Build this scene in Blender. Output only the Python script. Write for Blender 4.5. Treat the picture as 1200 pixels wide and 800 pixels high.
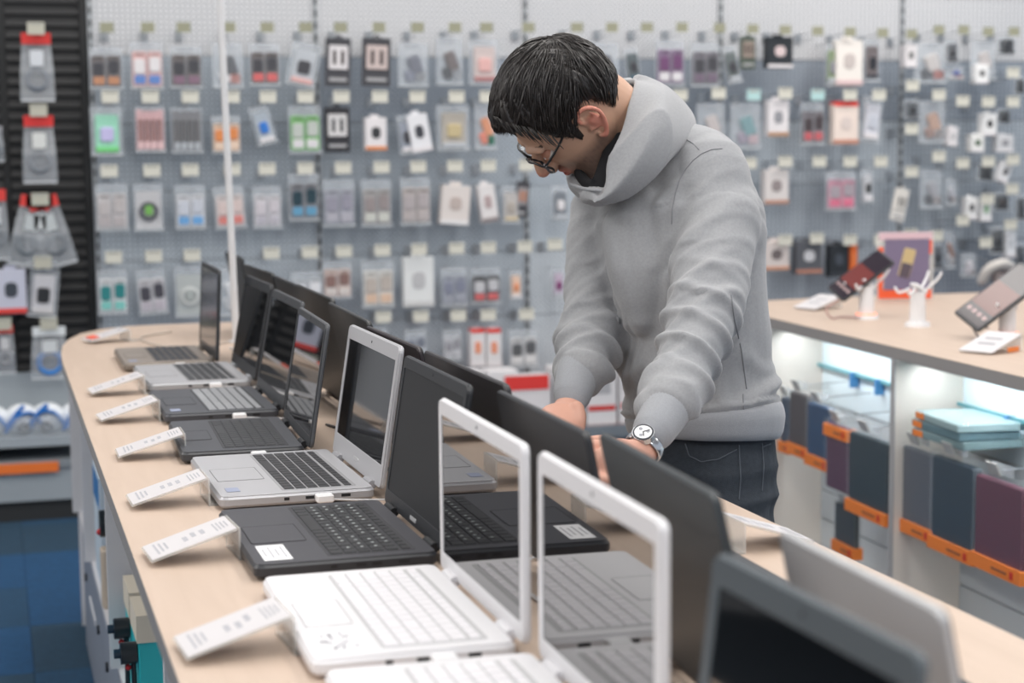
import bpy, bmesh, math, random
import numpy as np
from mathutils import Vector, Matrix
random.seed(7); rng = np.random.default_rng(7)
for o in list(bpy.data.objects): bpy.data.objects.remove(o)
S = bpy.context.scene; C = S.collection
R = math.radians
# ------------------------------------------------------------ camera
F = 2040.; YAW = R(16.65); PITCH = R(6.3); ROLL = R(0.5); EYE = 1.43
cf = np.array([math.sin(YAW)*math.cos(PITCH), math.cos(YAW)*math.cos(PITCH), -math.sin(PITCH)])
cr0 = np.array([math.cos(YAW), -math.sin(YAW), 0.]); cu0 = np.cross(cr0, cf)
cr = math.cos(ROLL)*cr0-math.sin(ROLL)*cu0; cu = math.sin(ROLL)*cr0+math.cos(ROLL)*cu0
cb = -cf
CAM = np.array([0, 0, EYE])
cam = bpy.data.cameras.new('camera'); co = bpy.data.objects.new('camera', cam); C.objects.link(co)
m = Matrix(((cr[0], cu[0], cb[0], 0), (cr[1], cu[1], cb[1], 0), (cr[2], cu[2], cb[2], EYE), (0, 0, 0, 1)))
co.matrix_world = m
cam.sensor_width = 36; cam.lens = F/1200*36; cam.clip_start = .05
cam.dof.use_dof = True; cam.dof.focus_distance = 2.75; cam.dof.aperture_fstop = 4.1
S.camera = co
# measured positions: a sight line cut with a real plane of the shop
def ray(x, y): return cf+(x-600)/F*cr-(y-400)/F*cu
def at(x, y, d): return CAM+ray(x, y)*d
def gz(x, y, z): r = ray(x, y); return CAM+r*((z-EYE)/r[2])
def gy(x, y, Y): r = ray(x, y); return CAM+r*(Y/r[1])
def gx(x, y, X): r = ray(x, y); return CAM+r*(X/r[0])
# ------------------------------------------------------------ world, lamps, exposure
w = bpy.data.worlds.new('shop_air'); S.world = w; w.use_nodes = True
w.node_tree.nodes['Background'].inputs[0].default_value = (.80, .88, 1, 1)
w.node_tree.nodes['Background'].inputs[1].default_value = .75
def area(x, y, z, sx, sy, p, col=(1, .97, .93), rot=(0, 0, 0)):
    l = bpy.data.lights.new('ceiling_or_fill_light', 'AREA'); l.shape = 'RECTANGLE'; l.size = sx; l.size_y = sy; l.energy = p; l.color = col
    o = bpy.data.objects.new('ceiling_or_fill_light', l); C.objects.link(o); o.location = (x, y, z); o.rotation_euler = rot
area(.6, 2.6, 3.1, .5, 5.0, 54)
area(2.1, 3.0, 3.1, .5, 5.0, 64)
area(-1.6, 3.0, 3.1, .5, 5.0, 72)
area(4.2, 4.4, 3.1, .5, 4.0, 60)
area(2.0, 6.35, 3.1, 8.0, .35, 62, rot=(R(25), 0, 0))
area(-2.9, 3.2, 2.3, 1.0, 4.5, 46, rot=(0, R(-70), 0))  # added side fill to brighten the table's left side, not a ceiling lamp
area(.8, -.8, 3.0, 3.0, .6, 60)
S.view_settings.view_transform = 'Standard'; S.view_settings.look = 'None'
S.view_settings.exposure = -0.1; S.view_settings.gamma = 1; S.view_settings.use_curve_mapping = False
# ------------------------------------------------------------ materials
MC = {}
def srgb(c):
    return tuple((v/12.92 if v <= .04045 else ((v+.055)/1.055)**2.4) for v in [q/255 for q in c])
def mat(name, col, rough=.5, metal=0., alpha=1., ior=1.5, noise=0., nscale=40., bump=0., bscale=200., emit=0., trans=0., coat=0., sheen=0.):
    """col in sRGB 0-255"""
    if name in MC: return MC[name]
    m = bpy.data.materials.new(name); m.use_nodes = True; nt = m.node_tree; b = nt.nodes['Principled BSDF']
    c = (*srgb(col), 1)
    b.inputs['Base Color'].default_value = c; b.inputs['Roughness'].default_value = rough
    b.inputs['Metallic'].default_value = metal; b.inputs['Alpha'].default_value = alpha; b.inputs['IOR'].default_value = ior
    b.inputs['Transmission Weight'].default_value = trans; b.inputs['Coat Weight'].default_value = coat
    b.inputs['Sheen Weight'].default_value = sheen
    if emit: b.inputs['Emission Color'].default_value = c; b.inputs['Emission Strength'].default_value = emit
    if noise or bump:
        tc = nt.nodes.new('ShaderNodeTexCoord')
    if noise:
        n = nt.nodes.new('ShaderNodeTexNoise'); n.inputs['Scale'].default_value = nscale; n.inputs['Detail'].default_value = 4
        nt.links.new(tc.outputs['Object'], n.inputs['Vector'])
        mx = nt.nodes.new('ShaderNodeMix'); mx.data_type = 'RGBA'
        mx.inputs[6].default_value = tuple(v*(1-noise) for v in c[:3])+(1,); mx.inputs[7].default_value = tuple(min(1, v*(1+noise)) for v in c[:3])+(1,)
        nt.links.new(n.outputs['Fac'], mx.inputs[0]); nt.links.new(mx.outputs[2], b.inputs['Base Color'])
    if bump:
        n = nt.nodes.new('ShaderNodeTexNoise'); n.inputs['Scale'].default_value = bscale; n.inputs['Detail'].default_value = 3
        nt.links.new(tc.outputs['Object'], n.inputs['Vector'])
        bp = nt.nodes.new('ShaderNodeBump'); bp.inputs['Strength'].default_value = bump; bp.inputs['Distance'].default_value = .002
        nt.links.new(n.outputs['Fac'], bp.inputs['Height']); nt.links.new(bp.outputs['Normal'], b.inputs['Normal'])
    MC[name] = m; return m
def col(c, rough=.5): return mat('plain_%d_%d_%d' % tuple(c), c, rough)
def pegmat(name, c, pitch=.022, r=.0056):
    m = mat(name, c, .45); nt = m.node_tree; b = nt.nodes['Principled BSDF']
    tc = nt.nodes.new('ShaderNodeTexCoord'); sp = nt.nodes.new('ShaderNodeSeparateXYZ'); nt.links.new(tc.outputs['Object'], sp.inputs[0])
    def M(op, a, bb=None):
        n = nt.nodes.new('ShaderNodeMath'); n.operation = op
        for i, v in enumerate((a, bb)):
            if v is None: continue
            if isinstance(v, (int, float)): n.inputs[i].default_value = v
            else: nt.links.new(v, n.inputs[i])
        return n.outputs[0]
    xs = M('ABSOLUTE', M('SUBTRACT', M('FRACT', M('DIVIDE', sp.outputs[0], pitch)), .5))
    zs = M('ABSOLUTE', M('SUBTRACT', M('FRACT', M('DIVIDE', sp.outputs[2], pitch)), .5))
    d = M('SQRT', M('ADD', M('POWER', xs, 2.), M('POWER', zs, 2.)))
    h = M('LESS_THAN', d, r/pitch)
    mx = nt.nodes.new('ShaderNodeMix'); mx.data_type = 'RGBA'; nt.links.new(h, mx.inputs[0])
    cc = srgb(c); mx.inputs[6].default_value = (*cc, 1); mx.inputs[7].default_value = (cc[0]*.30, cc[1]*.33, cc[2]*.36, 1)
    nt.links.new(mx.outputs[2], b.inputs['Base Color'])
    return m
def woodmat(name, c1, c2):
    m = mat(name, c1, .5); nt = m.node_tree; b = nt.nodes['Principled BSDF']
    tc = nt.nodes.new('ShaderNodeTexCoord'); mp = nt.nodes.new('ShaderNodeMapping'); mp.inputs['Scale'].default_value = (14, 1.2, 14)
    nt.links.new(tc.outputs['Object'], mp.inputs[0])
    n = nt.nodes.new('ShaderNodeTexNoise'); n.inputs['Scale'].default_value = 3.; n.inputs['Detail'].default_value = 8; n.inputs['Distortion'].default_value = .6
    nt.links.new(mp.outputs[0], n.inputs['Vector'])
    mx = nt.nodes.new('ShaderNodeMix'); mx.data_type = 'RGBA'; nt.links.new(n.outputs['Fac'], mx.inputs[0])
    mx.inputs[6].default_value = (*srgb(c1), 1); mx.inputs[7].default_value = (*srgb(c2), 1); nt.links.new(mx.outputs[2], b.inputs['Base Color'])
    return m
CLEAR = mat('clear_plastic', (225, 232, 238), .10, alpha=.13)
CLEARD = mat('clear_blister', (215, 220, 226), .18, alpha=.30)
ACRYL = mat('acrylic', (235, 235, 232), .06, alpha=.35)
WHITE = mat('white_paper', (238, 238, 240), .6)
PRINT = mat('grey_print', (172, 172, 178), .7)
# ------------------------------------------------------------ mesh helpers
class MB:
    def __init__(s): s.v = []; s.f = []
    def add(s, vs, fs):
        n = len(s.v); s.v += [tuple(map(float, v)) for v in vs]; s.f += [tuple(i+n for i in f) for f in fs]; return s
    def box(s, c, h, M=None):
        """centre c, full size h, optional 3x3 axes"""
        vs = []
        for i in (-.5, .5):
            for j in (-.5, .5):
                for k in (-.5, .5):
                    p = np.array([i*h[0], j*h[1], k*h[2]])
                    if M is not None: p = np.asarray(M)@p
                    vs.append(p+np.array(c))
        return s.add(vs, [(0, 1, 3, 2), (4, 6, 7, 5), (0, 4, 5, 1), (2, 3, 7, 6), (0, 2, 6, 4), (1, 5, 7, 3)])
    def bb(s, lo, hi):
        lo = np.array(lo, float); hi = np.array(hi, float); return s.box((lo+hi)/2, hi-lo)
    def slab(s, w, h, t, r=.005, bev=.0015, M=None, c=(0, 0, 0), seg=4):
        """rounded rectangle in local x(w) y(h), thick along z from 0 to t, bevelled rims"""
        def ring(ins, z):
            P = []; a = w/2-ins; b = h/2-ins; rr = max(r-ins, 1e-4)
            for cx, cy, a0 in ((a-rr, b-rr, 0), (-a+rr, b-rr, 90), (-a+rr, -b+rr, 180), (a-rr, -b+rr, 270)):
                for k in range(seg+1):
                    t_ = R(a0+90*k/seg); P.append((cx+rr*math.cos(t_), cy+rr*math.sin(t_), z))
            return P
        rings = [ring(bev, 0), ring(0, bev), ring(0, t-bev), ring(bev, t)]; n = len(rings[0]); vs = sum(rings, [])
        fs = [tuple(range(n))[::-1], tuple(range(3*n, 4*n))]
        for q in range(3):
            for i in range(n):
                j = (i+1) % n; fs.append((q*n+i, q*n+j, (q+1)*n+j, (q+1)*n+i))
        return s.xf(vs, fs, M, c)
    def frame(s, w, h, t, r, il, ir, ib, it, ri=.003, M=None, c=(0, 0, 0), seg=4):
        """rounded frame with rectangular hole: inset left,right,bottom,top"""
        def ring(x0, x1, y0, y1, rr, z):
            P = []
            for cx, cy, a0 in ((x1-rr, y1-rr, 0), (x0+rr, y1-rr, 90), (x0+rr, y0+rr, 180), (x1-rr, y0+rr, 270)):
                for k in range(seg+1):
                    t_ = R(a0+90*k/seg); P.append((cx+rr*math.cos(t_), cy+rr*math.sin(t_), z))
            return P
        b = t*.3
        O0 = ring(-w/2, w/2, -h/2, h/2, r, 0); O1 = ring(-w/2, w/2, -h/2, h/2, r, t-b); O2 = ring(-w/2+b, w/2-b, -h/2+b, h/2-b, max(r-b, .0005), t)
        I2 = ring(-w/2+il-b, w/2-ir+b, -h/2+ib-b, h/2-it+b, ri, t); I1 = ring(-w/2+il, w/2-ir, -h/2+ib, h/2-it, ri, t-b); I0 = ring(-w/2+il, w/2-ir, -h/2+ib, h/2-it, ri, 0)
        rs = [O0, O1, O2, I2, I1, I0]; n = len(O0); vs = sum(rs, []); fs = []
        for q in range(6):
            p = (q+1) % 6
            for i in range(n):
                j = (i+1) % n; fs.append((q*n+i, q*n+j, p*n+j, p*n+i))
        return s.xf(vs, fs, M, c)
    def xf(s, vs, fs, M=None, c=(0, 0, 0)):
        if M is not None: M = np.asarray(M); vs = [M@np.array(v) for v in vs]
        return s.add([np.array(v)+np.array(c) for v in vs], fs)
    def tube(s, pts, rad, n=8, sub=4, ref=None, cap=True, closed=False):
        """smooth tube; rad float, list of floats or list of (a,b); ref: axis for a"""
        P = [np.array(p, float) for p in pts]; m_ = len(P)
        if not hasattr(rad, '__len__'): rad = [rad]*m_
        rad = [np.array(q if hasattr(q, '__len__') else (q, q), float) for q in rad]
        Q = []; rr = []
        def cr_(a, b, c_, d, t): return .5*((2*b)+(-a+c_)*t+(2*a-5*b+4*c_-d)*t*t+(-a+3*b-3*c_+d)*t**3)
        rngs = range(m_ if closed else m_-1)
        for i in rngs:
            g = (lambda L, k: L[k % m_]) if closed else (lambda L, k: L[min(max(k, 0), m_-1)])
            for k in range(sub):
                t = k/sub; Q.append(cr_(g(P, i-1), g(P, i), g(P, i+1), g(P, i+2), t)); rr.append(g(rad, i)*(1-t)+g(rad, i+1)*t)
        if not closed: Q.append(P[-1]); rr.append(rad[-1])
        q = len(Q)
        T = []
        for i in range(q):
            a, b = (Q[(i-1) % q], Q[(i+1) % q]) if closed else (Q[max(i-1, 0)], Q[min(i+1, q-1)])
            d = b-a; T.append(d/(np.linalg.norm(d)+1e-12))
        u = np.array(ref, float) if ref is not None else (np.array([0, 0, 1.]) if abs(T[0][2]) < .9 else np.array([1., 0, 0]))
        if cap and not closed:
            Q2 = []; R2 = []; T2 = []
            for a in (80, 55, 28):
                Q2.append(Q[0]-T[0]*rr[0].mean()*math.sin(R(a))); R2.append(rr[0]*math.cos(R(a))); T2.append(T[0])
            Q3 = []; R3 = []; T3 = []
            for a in (28, 55, 80):
                Q3.append(Q[-1]+T[-1]*rr[-1].mean()*math.sin(R(a))); R3.append(rr[-1]*math.cos(R(a))); T3.append(T[-1])
            Q = Q2+Q+Q3; rr = R2+rr+R3; T = T2+T+T3; q = len(Q)
        vs = []; fs = []
        for i in range(q):
            if ref is not None: u = np.array(ref, float)
            u = u-T[i]*(u@T[i]); u = u/(np.linalg.norm(u)+1e-12); v = np.cross(T[i], u)
            for k in range(n):
                a = 2*math.pi*k/n; vs.append(Q[i]+u*rr[i][0]*math.cos(a)+v*rr[i][1]*math.sin(a))
        for i in range(q if closed else q-1):
            j = (i+1) % q
            for k in range(n):
                l = (k+1) % n; fs.append((i*n+k, i*n+l, j*n+l, j*n+k))
        if not closed: fs += [tuple(range(n))[::-1], tuple(range((q-1)*n, q*n))]
        return s.add(vs, fs)
    def ball(s, c, r, M=None, n=12, m=8):
        r = np.array(r if hasattr(r, '__len__') else (r, r, r)); vs = [(0, 0, -r[2])]; 
        for i in range(1, m):
            p = math.pi*i/m-math.pi/2
            for k in range(n):
                a = 2*math.pi*k/n; vs.append((r[0]*math.cos(p)*math.cos(a), r[1]*math.cos(p)*math.sin(a), r[2]*math.sin(p)))
        vs.append((0, 0, r[2])); fs = []
        for k in range(n):
            l = (k+1) % n; fs.append((0, 1+l, 1+k)); fs.append((len(vs)-1, 1+(m-2)*n+k, 1+(m-2)*n+l))
            for i in range(m-2): fs.append((1+i*n+k, 1+i*n+l, 1+(i+1)*n+l, 1+(i+1)*n+k))
        return s.xf(vs, fs, M, c)
    def cyl(s, c, r, h, n=20, r2=None, M=None):
        r2 = r if r2 is None else r2
        vs = [(r*math.cos(2*math.pi*k/n), r*math.sin(2*math.pi*k/n), 0) for k in range(n)]+[(r2*math.cos(2*math.pi*k/n), r2*math.sin(2*math.pi*k/n), h) for k in range(n)]
        fs = [tuple(range(n))[::-1], tuple(range(n, 2*n))]+[(k, (k+1) % n, n+(k+1) % n, n+k) for k in range(n)]
        return s.xf(vs, fs, M, c)
    def prism(s, poly, z0, z1):
        n = len(poly); vs = [(x, y, z0) for x, y in poly]+[(x, y, z1) for x, y in poly]
        return s.add(vs, [tuple(range(n))[::-1], tuple(range(n, 2*n))]+[(k, (k+1) % n, n+(k+1) % n, n+k) for k in range(n)])
    def build(s, name, m=None, parent=None, smooth=False, loc=None):
        me = bpy.data.meshes.new(name); me.from_pydata(s.v, [], s.f); me.update()
        bm = bmesh.new(); bm.from_mesh(me); bmesh.ops.recalc_face_normals(bm, faces=bm.faces); bm.to_mesh(me); bm.free()
        if smooth: me.shade_smooth()
        if smooth == 'auto': me.set_sharp_from_angle(angle=R(35))
        if m: me.materials.append(m)
        o = bpy.data.objects.new(name, me); C.objects.link(o)
        if parent: o.parent = parent
        if loc is not None: o.location = loc
        return o
def tag(o, label=None, cat=None, group=None, kind=None):
    if label: o['label'] = label
    if cat: o['category'] = cat
    if group: o['group'] = group
    if kind: o['kind'] = kind
    return o
def empty(name, loc=(0, 0, 0), rz=0, M=None, **k):
    o = bpy.data.objects.new(name, None); C.objects.link(o); o.empty_display_size = .05
    if M is not None:
        o.matrix_world = Matrix([[*map(float, M[i]), float(loc[i])] for i in range(3)]+[[0, 0, 0, 1]])
    else:
        o.location = loc; o.rotation_euler = (0, 0, rz)
    tag(o, **k); return o
def nrm(v): v = np.array(v, float); return v/np.linalg.norm(v)
def box(name, lo, hi, m, parent=None): return MB().bb(lo, hi).build(name, m, parent)
# ============================================================ SETTING
YW = 7.30
fl = box('floor', (-3.5, -1.5, -.05), (7, YW+.1, -.004), mat('subfloor', (50, 62, 72), .9)); tag(fl, kind='structure')
cb1 = mat('carpet_blue', (24, 72, 112), .95, noise=.35, nscale=60, bump=.6, bscale=500); cb2 = mat('carpet_teal', (34, 64, 86), .95, noise=.35, nscale=60, bump=.6, bscale=500); cb3 = mat('carpet_steel', (30, 68, 98), .95, noise=.35, nscale=60, bump=.6, bscale=500)
tm = None; cm = {}
for i in range(-2, 7):
    for j in range(4, 15):
        k = (i*7+j*13+(i*j) % 5) % 5; mm = cb1 if k in (0, 1) else cb2 if k in (2, 4) else cb3
        if mm not in cm: cm[mm] = MB().slab(.4996, .4996, .008, .002, .002, seg=1).build('carpet_tile', mm, fl).data; o = [q for q in fl.children if q.data == cm[mm]][0]
        else: o = bpy.data.objects.new('carpet_tile', cm[mm]); C.objects.link(o); o.parent = fl
        o.location = (i*.5-.18, j*.5+.12, -.004)
wall = box('wall_back', (-3.5, YW+.06, 0), (7, YW+.16, 3.3), mat('wall_paint', (190, 192, 196), .8)); tag(wall, kind='structure')
wl = box('wall_left', (-3.6, -1.5, 0), (-3.5, YW+.1, 3.3), mat('wall_left_dark', (58, 62, 68), .8)); tag(wl, kind='structure')
ce = box('ceiling', (-3.5, -1.5, 3.2), (7, YW+.1, 3.3), mat('ceiling_paint', (225, 225, 225), .9)); tag(ce, kind='structure')
# pegboard bays, built of tiers of punched metal panels hung between slotted uprights
pw = pegmat('peg_white', (206, 207, 210)); pg = [pegmat('peg_grey%d' % i, c) for i, c in enumerate([(150, 159, 170), (172, 181, 190), (188, 197, 205), (204, 211, 217)])]
seams = [.42, 1.337, 2.255, 3.17, 4.08, 5.0, 5.92]
zt = [2.4, 2.11, 1.823, 1.545, 1.265, .985, .705, .425, .145]
shade = [[9, 9, 1, 1, 2, 2, 3, 2], [9, 9, 0, 1, 1, 2, 2, 2], [9, 9, 0, 1, 2, 3, 3, 3], [9, 9, 0, 2, 1, 1, 0, 0], [9, 9, 0, 1, 1, 0, 0, 0], [9, 9, 0, 1, 1, 1, 0, 0]]
bayname = ['left', 'second', 'third', 'fourth', 'fifth', 'sixth']
for b in range(6):
    x0, x1 = seams[b], seams[b+1]
    t = empty('pegboard_bay', ((x0+x1)/2, YW, 0), label='grey and white punched metal pegboard bay, %s from the black slatted bay' % ['first', 'second', 'third', 'fourth', 'fifth', 'last'][b], cat='pegboard')
    for k in range(8):
        mm = pw if shade[b][k] == 9 else pg[shade[b][k]]
        MB().box((0, .012, (zt[k]+zt[k+1])/2), (x1-x0-.024, .02, zt[k]-zt[k+1]-.003)).build('pegboard_panel', mm, t)
    u = MB().bb((-(x1-x0)/2-.011, -.006, 0), (-(x1-x0)/2+.011, .03, 2.4)).build('slotted_upright', mat('upright_metal', (168, 172, 176), .4, .3), t)
    sl = MB()
    for z in np.arange(.2, 2.35, .05): sl.box((-(x1-x0)/2, -.007, z), (.008, .003, .03))
    o = sl.build('slot_holes', mat('slot_dark', (30, 38, 36), .9), u); o['kind'] = 'stuff'
# black louvred bay on the left
t = empty('black_slat_bay', (-.05, YW, 0), label='black louvred metal wall bay hung with red headed cable bags', cat='shop wall')
blk = mat('black_metal', (18, 19, 21), .45, noise=.2, nscale=8); blk2 = mat('black_slat_metal', (26, 27, 30), .55)
MB().bb((-.5, .01, .45), (.455, .04, 2.4)).build('back_sheet', blk, t)
for x in (-.5, -.215, -.05, .125, .44): MB().bb((x-.012, -.012, .45), (x+.012, .012, 2.4)).build('slotted_upright', blk, t)
slat = None
Mt = np.array(Matrix.Rotation(R(-28), 3, 'X'))
for z in np.arange(.52, 2.38, .046):
    for xa, xb in ((-.485, -.23), (-.2, -.065), (-.035, .11), (.14, .425)):
        MB().box(((xa+xb)/2, .0, z), (xb-xa, .006, .026), Mt).build('slat', blk2, t)
# shelf base below the black bay
t = empty('gondola_base', (-.05, 6.95, 0), label='silver gondola base with orange strip under the black louvred bay', cat='shelf')
mtl = mat('pale_metal', (176, 184, 190), .4, .2)
MB().bb((-.9, -.02, .085), (.43, .34, .22)).build('plinth_front', mtl, t)
MB().bb((-.9, .0, 0), (.43, .34, .085)).build('kick', mat('kick_dark', (46, 48, 50), .7), t)
MB().bb((-.9, -.035, .215), (.43, .34, .245)).build('lower_shelf', mat('lip_metal', (150, 158, 164), .4, .3), t)
MB().bb((-.9, -.045, .20), (.27, -.036, .238)).build('orange_price_strip', mat('orange_strip', (236, 120, 48), .5), t)
MB().bb((-.9, -.03, .30), (.43, .34, .335)).build('tray_floor', mtl, t)
MB().bb((-.9, -.036, .335), (.43, -.031, .42)).build('clear_tray_front', CLEAR, t)
MB().bb((-.9, .30, .335), (.43, .33, .55)).build('tray_back', mtl, t)
blu = mat('bag_blue', (20, 110, 190), .4); wbag = mat('bag_white', (232, 236, 240), .35, bump=.8, bscale=60)
pl = ['leftmost', 'second', 'third', 'fourth', 'rightmost']
for i, x in enumerate((-.14, -.02, .09, .19, .30)):
    y = 7.02; t = empty('cable_bag', (x, y, .335), rz=R([12, -18, 8, -10, 16][i]), label='white and blue plastic cable bag lying in the tray, %s of five' % pl[i], cat='bag')
    MB().ball((0, 0, .06), (.07, .045, .062), n=14, m=10).build('bag_body', wbag, t, True)
    MB().tube([(-.06, -.048, .03), (-.02, -.05, .08+.01*(i % 2)), (.03, -.05, .09), (.062, -.042, .05)], [(.006, .016)]*4, n=8).build('blue_band', blu, t, True)
    MB().tube([(-.065, -.035, .02), (-.055, -.046, .05), (-.03, -.048, .085), (.0, -.035, .112)], [(.006, .012)]*4, n=8).build('blue_band', blu, t, True)
    MB().tube([(-.02, -.05, .03), (.0, -.052, .05), (.025, -.05, .03), (.0, -.046, .018)], .007, n=6, closed=True).build('coiled_cable', mat('cable_grey', (110, 112, 118), .5), t, True)
# low shelf of boxed goods behind the man
t = empty('wall_shelf', (1.9, 6.95, .27), label='low metal wall shelf of white boxes seen between the man\'s arms', cat='shelf')
MB().bb((-1.3, -.1, -.03), (3, .34, 0)).build('shelf_board', mat('shelf_maroon', (120, 70, 70), .5), t)
MB().bb((-1.3, -.04, -.27), (3, .34, -.03)).build('shelf_plinth', mat('plinth_grey', (150, 160, 170), .5), t)
MB().bb((-1.3, -.12, -.05), (3, -.1, 0)).build('shelf_lip', mat('shelf_lip_m', (140, 148, 156), .4, .3), t)
k = 0
words = ['first', 'second', 'third', 'fourth', 'fifth', 'sixth', 'seventh', 'eighth', 'ninth']
for i in range(9):
    x = 1.72+i*.145; h = [.26, .25, .25, .22, .25, .24, .26, .23, .25][i]
    t = empty('goods_box', (x, 6.92, .27), label='white retail box with a red stripe on the low wall shelf, %s from the left' % words[i], cat='box', group='white boxes on the low wall shelf')
    MB().slab(.132, .12, h, .004, .003).build('carton', mat('carton_white', (226, 224, 226), .5), t)
    MB().bb((-.06, -.0615, h*.25), (.06, -.0602, h*.25+.022)).build('red_stripe', mat('label_red', (206, 60, 56), .5), t)
    MB().bb((-.05, -.0615, h*.55), (.04, -.0602, h*.8)).build('printed_label', mat('label_grey', (176, 176, 180), .5), t)
t = empty('red_topped_sign', (*gy(618, 470, 6.8)[:2], .27), label='red and white price sign standing on the low shelf left of the man\'s hand', cat='sign')
MB().bb((-.10, -.01, 0), (.09, .01, .235)).build('sign_board', mat('sign_white', (228, 224, 226), .5), t)
MB().bb((-.10, -.013, .175), (.09, -.0102, .235)).build('red_header', mat('sign_red', (228, 62, 58), .5), t)
MB().bb((-.06, -.013, .02), (-.02, -.0102, .10)).build('red_mark', mat('sign_red', (228, 62, 58), .5), t)

# ============================================================ HANGING GOODS
DARK = (44, 44, 50); GR = (150, 150, 158)
WIRE = mat('hook_wire', (170, 174, 178), .3, .8)
def hook(px, py, desc, top=False, Y=YW, c=None):
    p = gy(px, py, Y-.20); t = empty('peg_hook', p, label=('price ticket hook ' + desc), cat='hook')
    L = .20
    MB().tube([(0, 0, 0), (0, .19, -.012), (0, L, -.012)], .0022, n=5, sub=1).build('hook_arm', WIRE, t)
    MB().tube([(0, .02, -.03), (0, .19, -.035), (0, L, -.035)], .002, n=5, sub=1).build('hook_arm', WIRE, t)
    MB().box((0, L-.003, -.022), (.03, .006, .04)).build('hook_plate', WIRE, t)
    if top: MB().box((0, -.003, 0), (.054, .002, .040)).build('price_ticket', mat('ticket_olive', c or (150, 150, 128), .6), t)
    else:
        MB().box((0, -.003, -.004), (.066, .002, .048)).build('price_ticket', col(c or (214, 212, 200), .6), t)
        MB().box((0, -.0045, .012), (.05, .001, .008)).build('ticket_print', mat('ticket_print', (168, 168, 160), .7), t)
    return t
def pack(px, py, w, h, rot, style, c1, c2, c3, label, Y=None, cat='package', name='blister_pack'):
    """a hanging pack; px,py centre of it on the wall, w,h its photographed size"""
    Y = (YW-.15) if Y is None else Y
    p = gy(px, py, Y); s = np.dot(p-CAM, cf)/F; W, H = w*s, h*s
    t = empty(name, p, label=label, cat=cat); t.rotation_euler = (0, R(rot), 0)
    a, b, d = col(c1), col(c2), col(c3)
    z0 = -H/2
    MB().tube([(0, -.004, H/2-.006), (0, YW-Y, H/2-.002)], .002, n=5, sub=1).build('hang_wire', WIRE, t)
    if style in ('pair', 'sticks', 'cable', 'obj', 'single'):
        MB().box((0, .008, 0), (W, .0015, H)).build('backing_sheet', CLEARD, t)
        MB().slab(W*.98, H*.94, .024, .006, .003, M=[[1, 0, 0], [0, 0, 1], [0, 1, 0]], c=(0, -.018, -H*.03)).build('clear_shell', CLEAR, t)
        MB().box((0, -.006, z0+.006), (W, .026, .006)).build('bottom_fold', mat('fold_white', (214, 218, 222), .4, alpha=.75), t)
        MB().box((0, .0, H*.5-.012), (W*.5, .003, .016)).build('hang_tab', CLEARD, t)
    if style == 'pair':
        for sx in (-1, 1):
            o = MB().slab(W*.43, H*.72, .012, .008, .003, M=[[1, 0, 0], [0, 0, 1], [0, 1, 0]], c=(sx*W*.23, -.012, -H*.07)).build('inner_card', a, t)
            MB().slab(W*.34, H*.32, .012, .012, .004, M=[[1, 0, 0], [0, 0, 1], [0, 1, 0]], c=(sx*W*.23, -.019, H*.0+sx*.004)).build('device', b, t)
            MB().slab(W*.34, H*.18, .006, .005, .002, M=[[1, 0, 0], [0, 0, 1], [0, 1, 0]], c=(sx*W*.22, -.016, -H*.29)).build('printed_band', d, t)
            MB().box((sx*W*.23, -.0265, H*.23), (W*.26, .0006, H*.025)).build('print_line', col(tuple(max(20, int(q*.5)) for q in c1)), t)
    elif style == 'sticks':
        MB().box((0, .003, 0), (W*.9, .003, H*.86)).build('backing_card', a, t)
        for i in range(4):
            MB().slab(W*.15, H*.5, .012, .006, .003, M=[[1, 0, 0], [0, 0, 1], [0, 1, 0]], c=((i-1.5)*W*.21, -.012, -H*.02)).build('stick', b, t)
            MB().box(((i-1.5)*W*.21, -.008, -H*.33), (W*.15, .012, H*.16)).build('stick_end', d, t)
    elif style == 'cable':
        MB().box((0, .003, -H*.05), (W*.86, .003, H*.78)).build('backing_card', a, t)
        rr = W*.27
        MB().tube([(rr*math.cos(q), -.012, -H*.08+rr*math.sin(q)) for q in np.linspace(0, 2*math.pi, 12, endpoint=False)], .0075, n=6, sub=2, closed=True).build('coiled_cable', b, t, True)
        MB().slab(W*.26, H*.2, .01, .004, .002, M=[[1, 0, 0], [0, 0, 1], [0, 1, 0]], c=(0, -.02, -H*.06)).build('printed_label', d, t)
    elif style == 'obj':
        MB().slab(W*.42, H*.42, .02, .012, .006, M=[[.94, -.34, 0], [0, 0, 1], [.34, .94, 0]], c=(W*.05, -.016, 0)).build('device', a, t)
        MB().slab(W*.36, H*.26, .016, .01, .005, M=[[.94, -.34, 0], [0, 0, 1], [.34, .94, 0]], c=(-W*.1, -.014, -H*.24)).build('device_case', b, t)
        MB().box((W*.22, -.014, -H*.28), (W*.3, .008, H*.2)).build('printed_label', d, t)
    elif style == 'single':
        MB().slab(W*.72, H*.74, .016, .006, .003, M=[[1, 0, 0], [0, 0, 1], [0, 1, 0]], c=(0, -.014, -H*.04)).build('inner_card', a, t)
        MB().slab(W*.42, H*.3, .012, .012, .004, M=[[1, 0, 0], [0, 0, 1], [0, 1, 0]], c=(0, -.022, -H*.06)).build('device', b, t)
        MB().box((0, -.016, -H*.36), (W*.7, .01, H*.1)).build('printed_band', d, t)
    elif style == 'card':
        MB().slab(W, H, .014, .005, .002, M=[[1, 0, 0], [0, 0, 1], [0, 1, 0]], c=(0, -.007, 0)).build('hang_card', a, t)
        MB().slab(W*.74, H*.5, .012, .004, .002, M=[[1, 0, 0], [0, 0, 1], [0, 1, 0]], c=(0, -.014, H*.1)).build('window', b, t)
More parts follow.
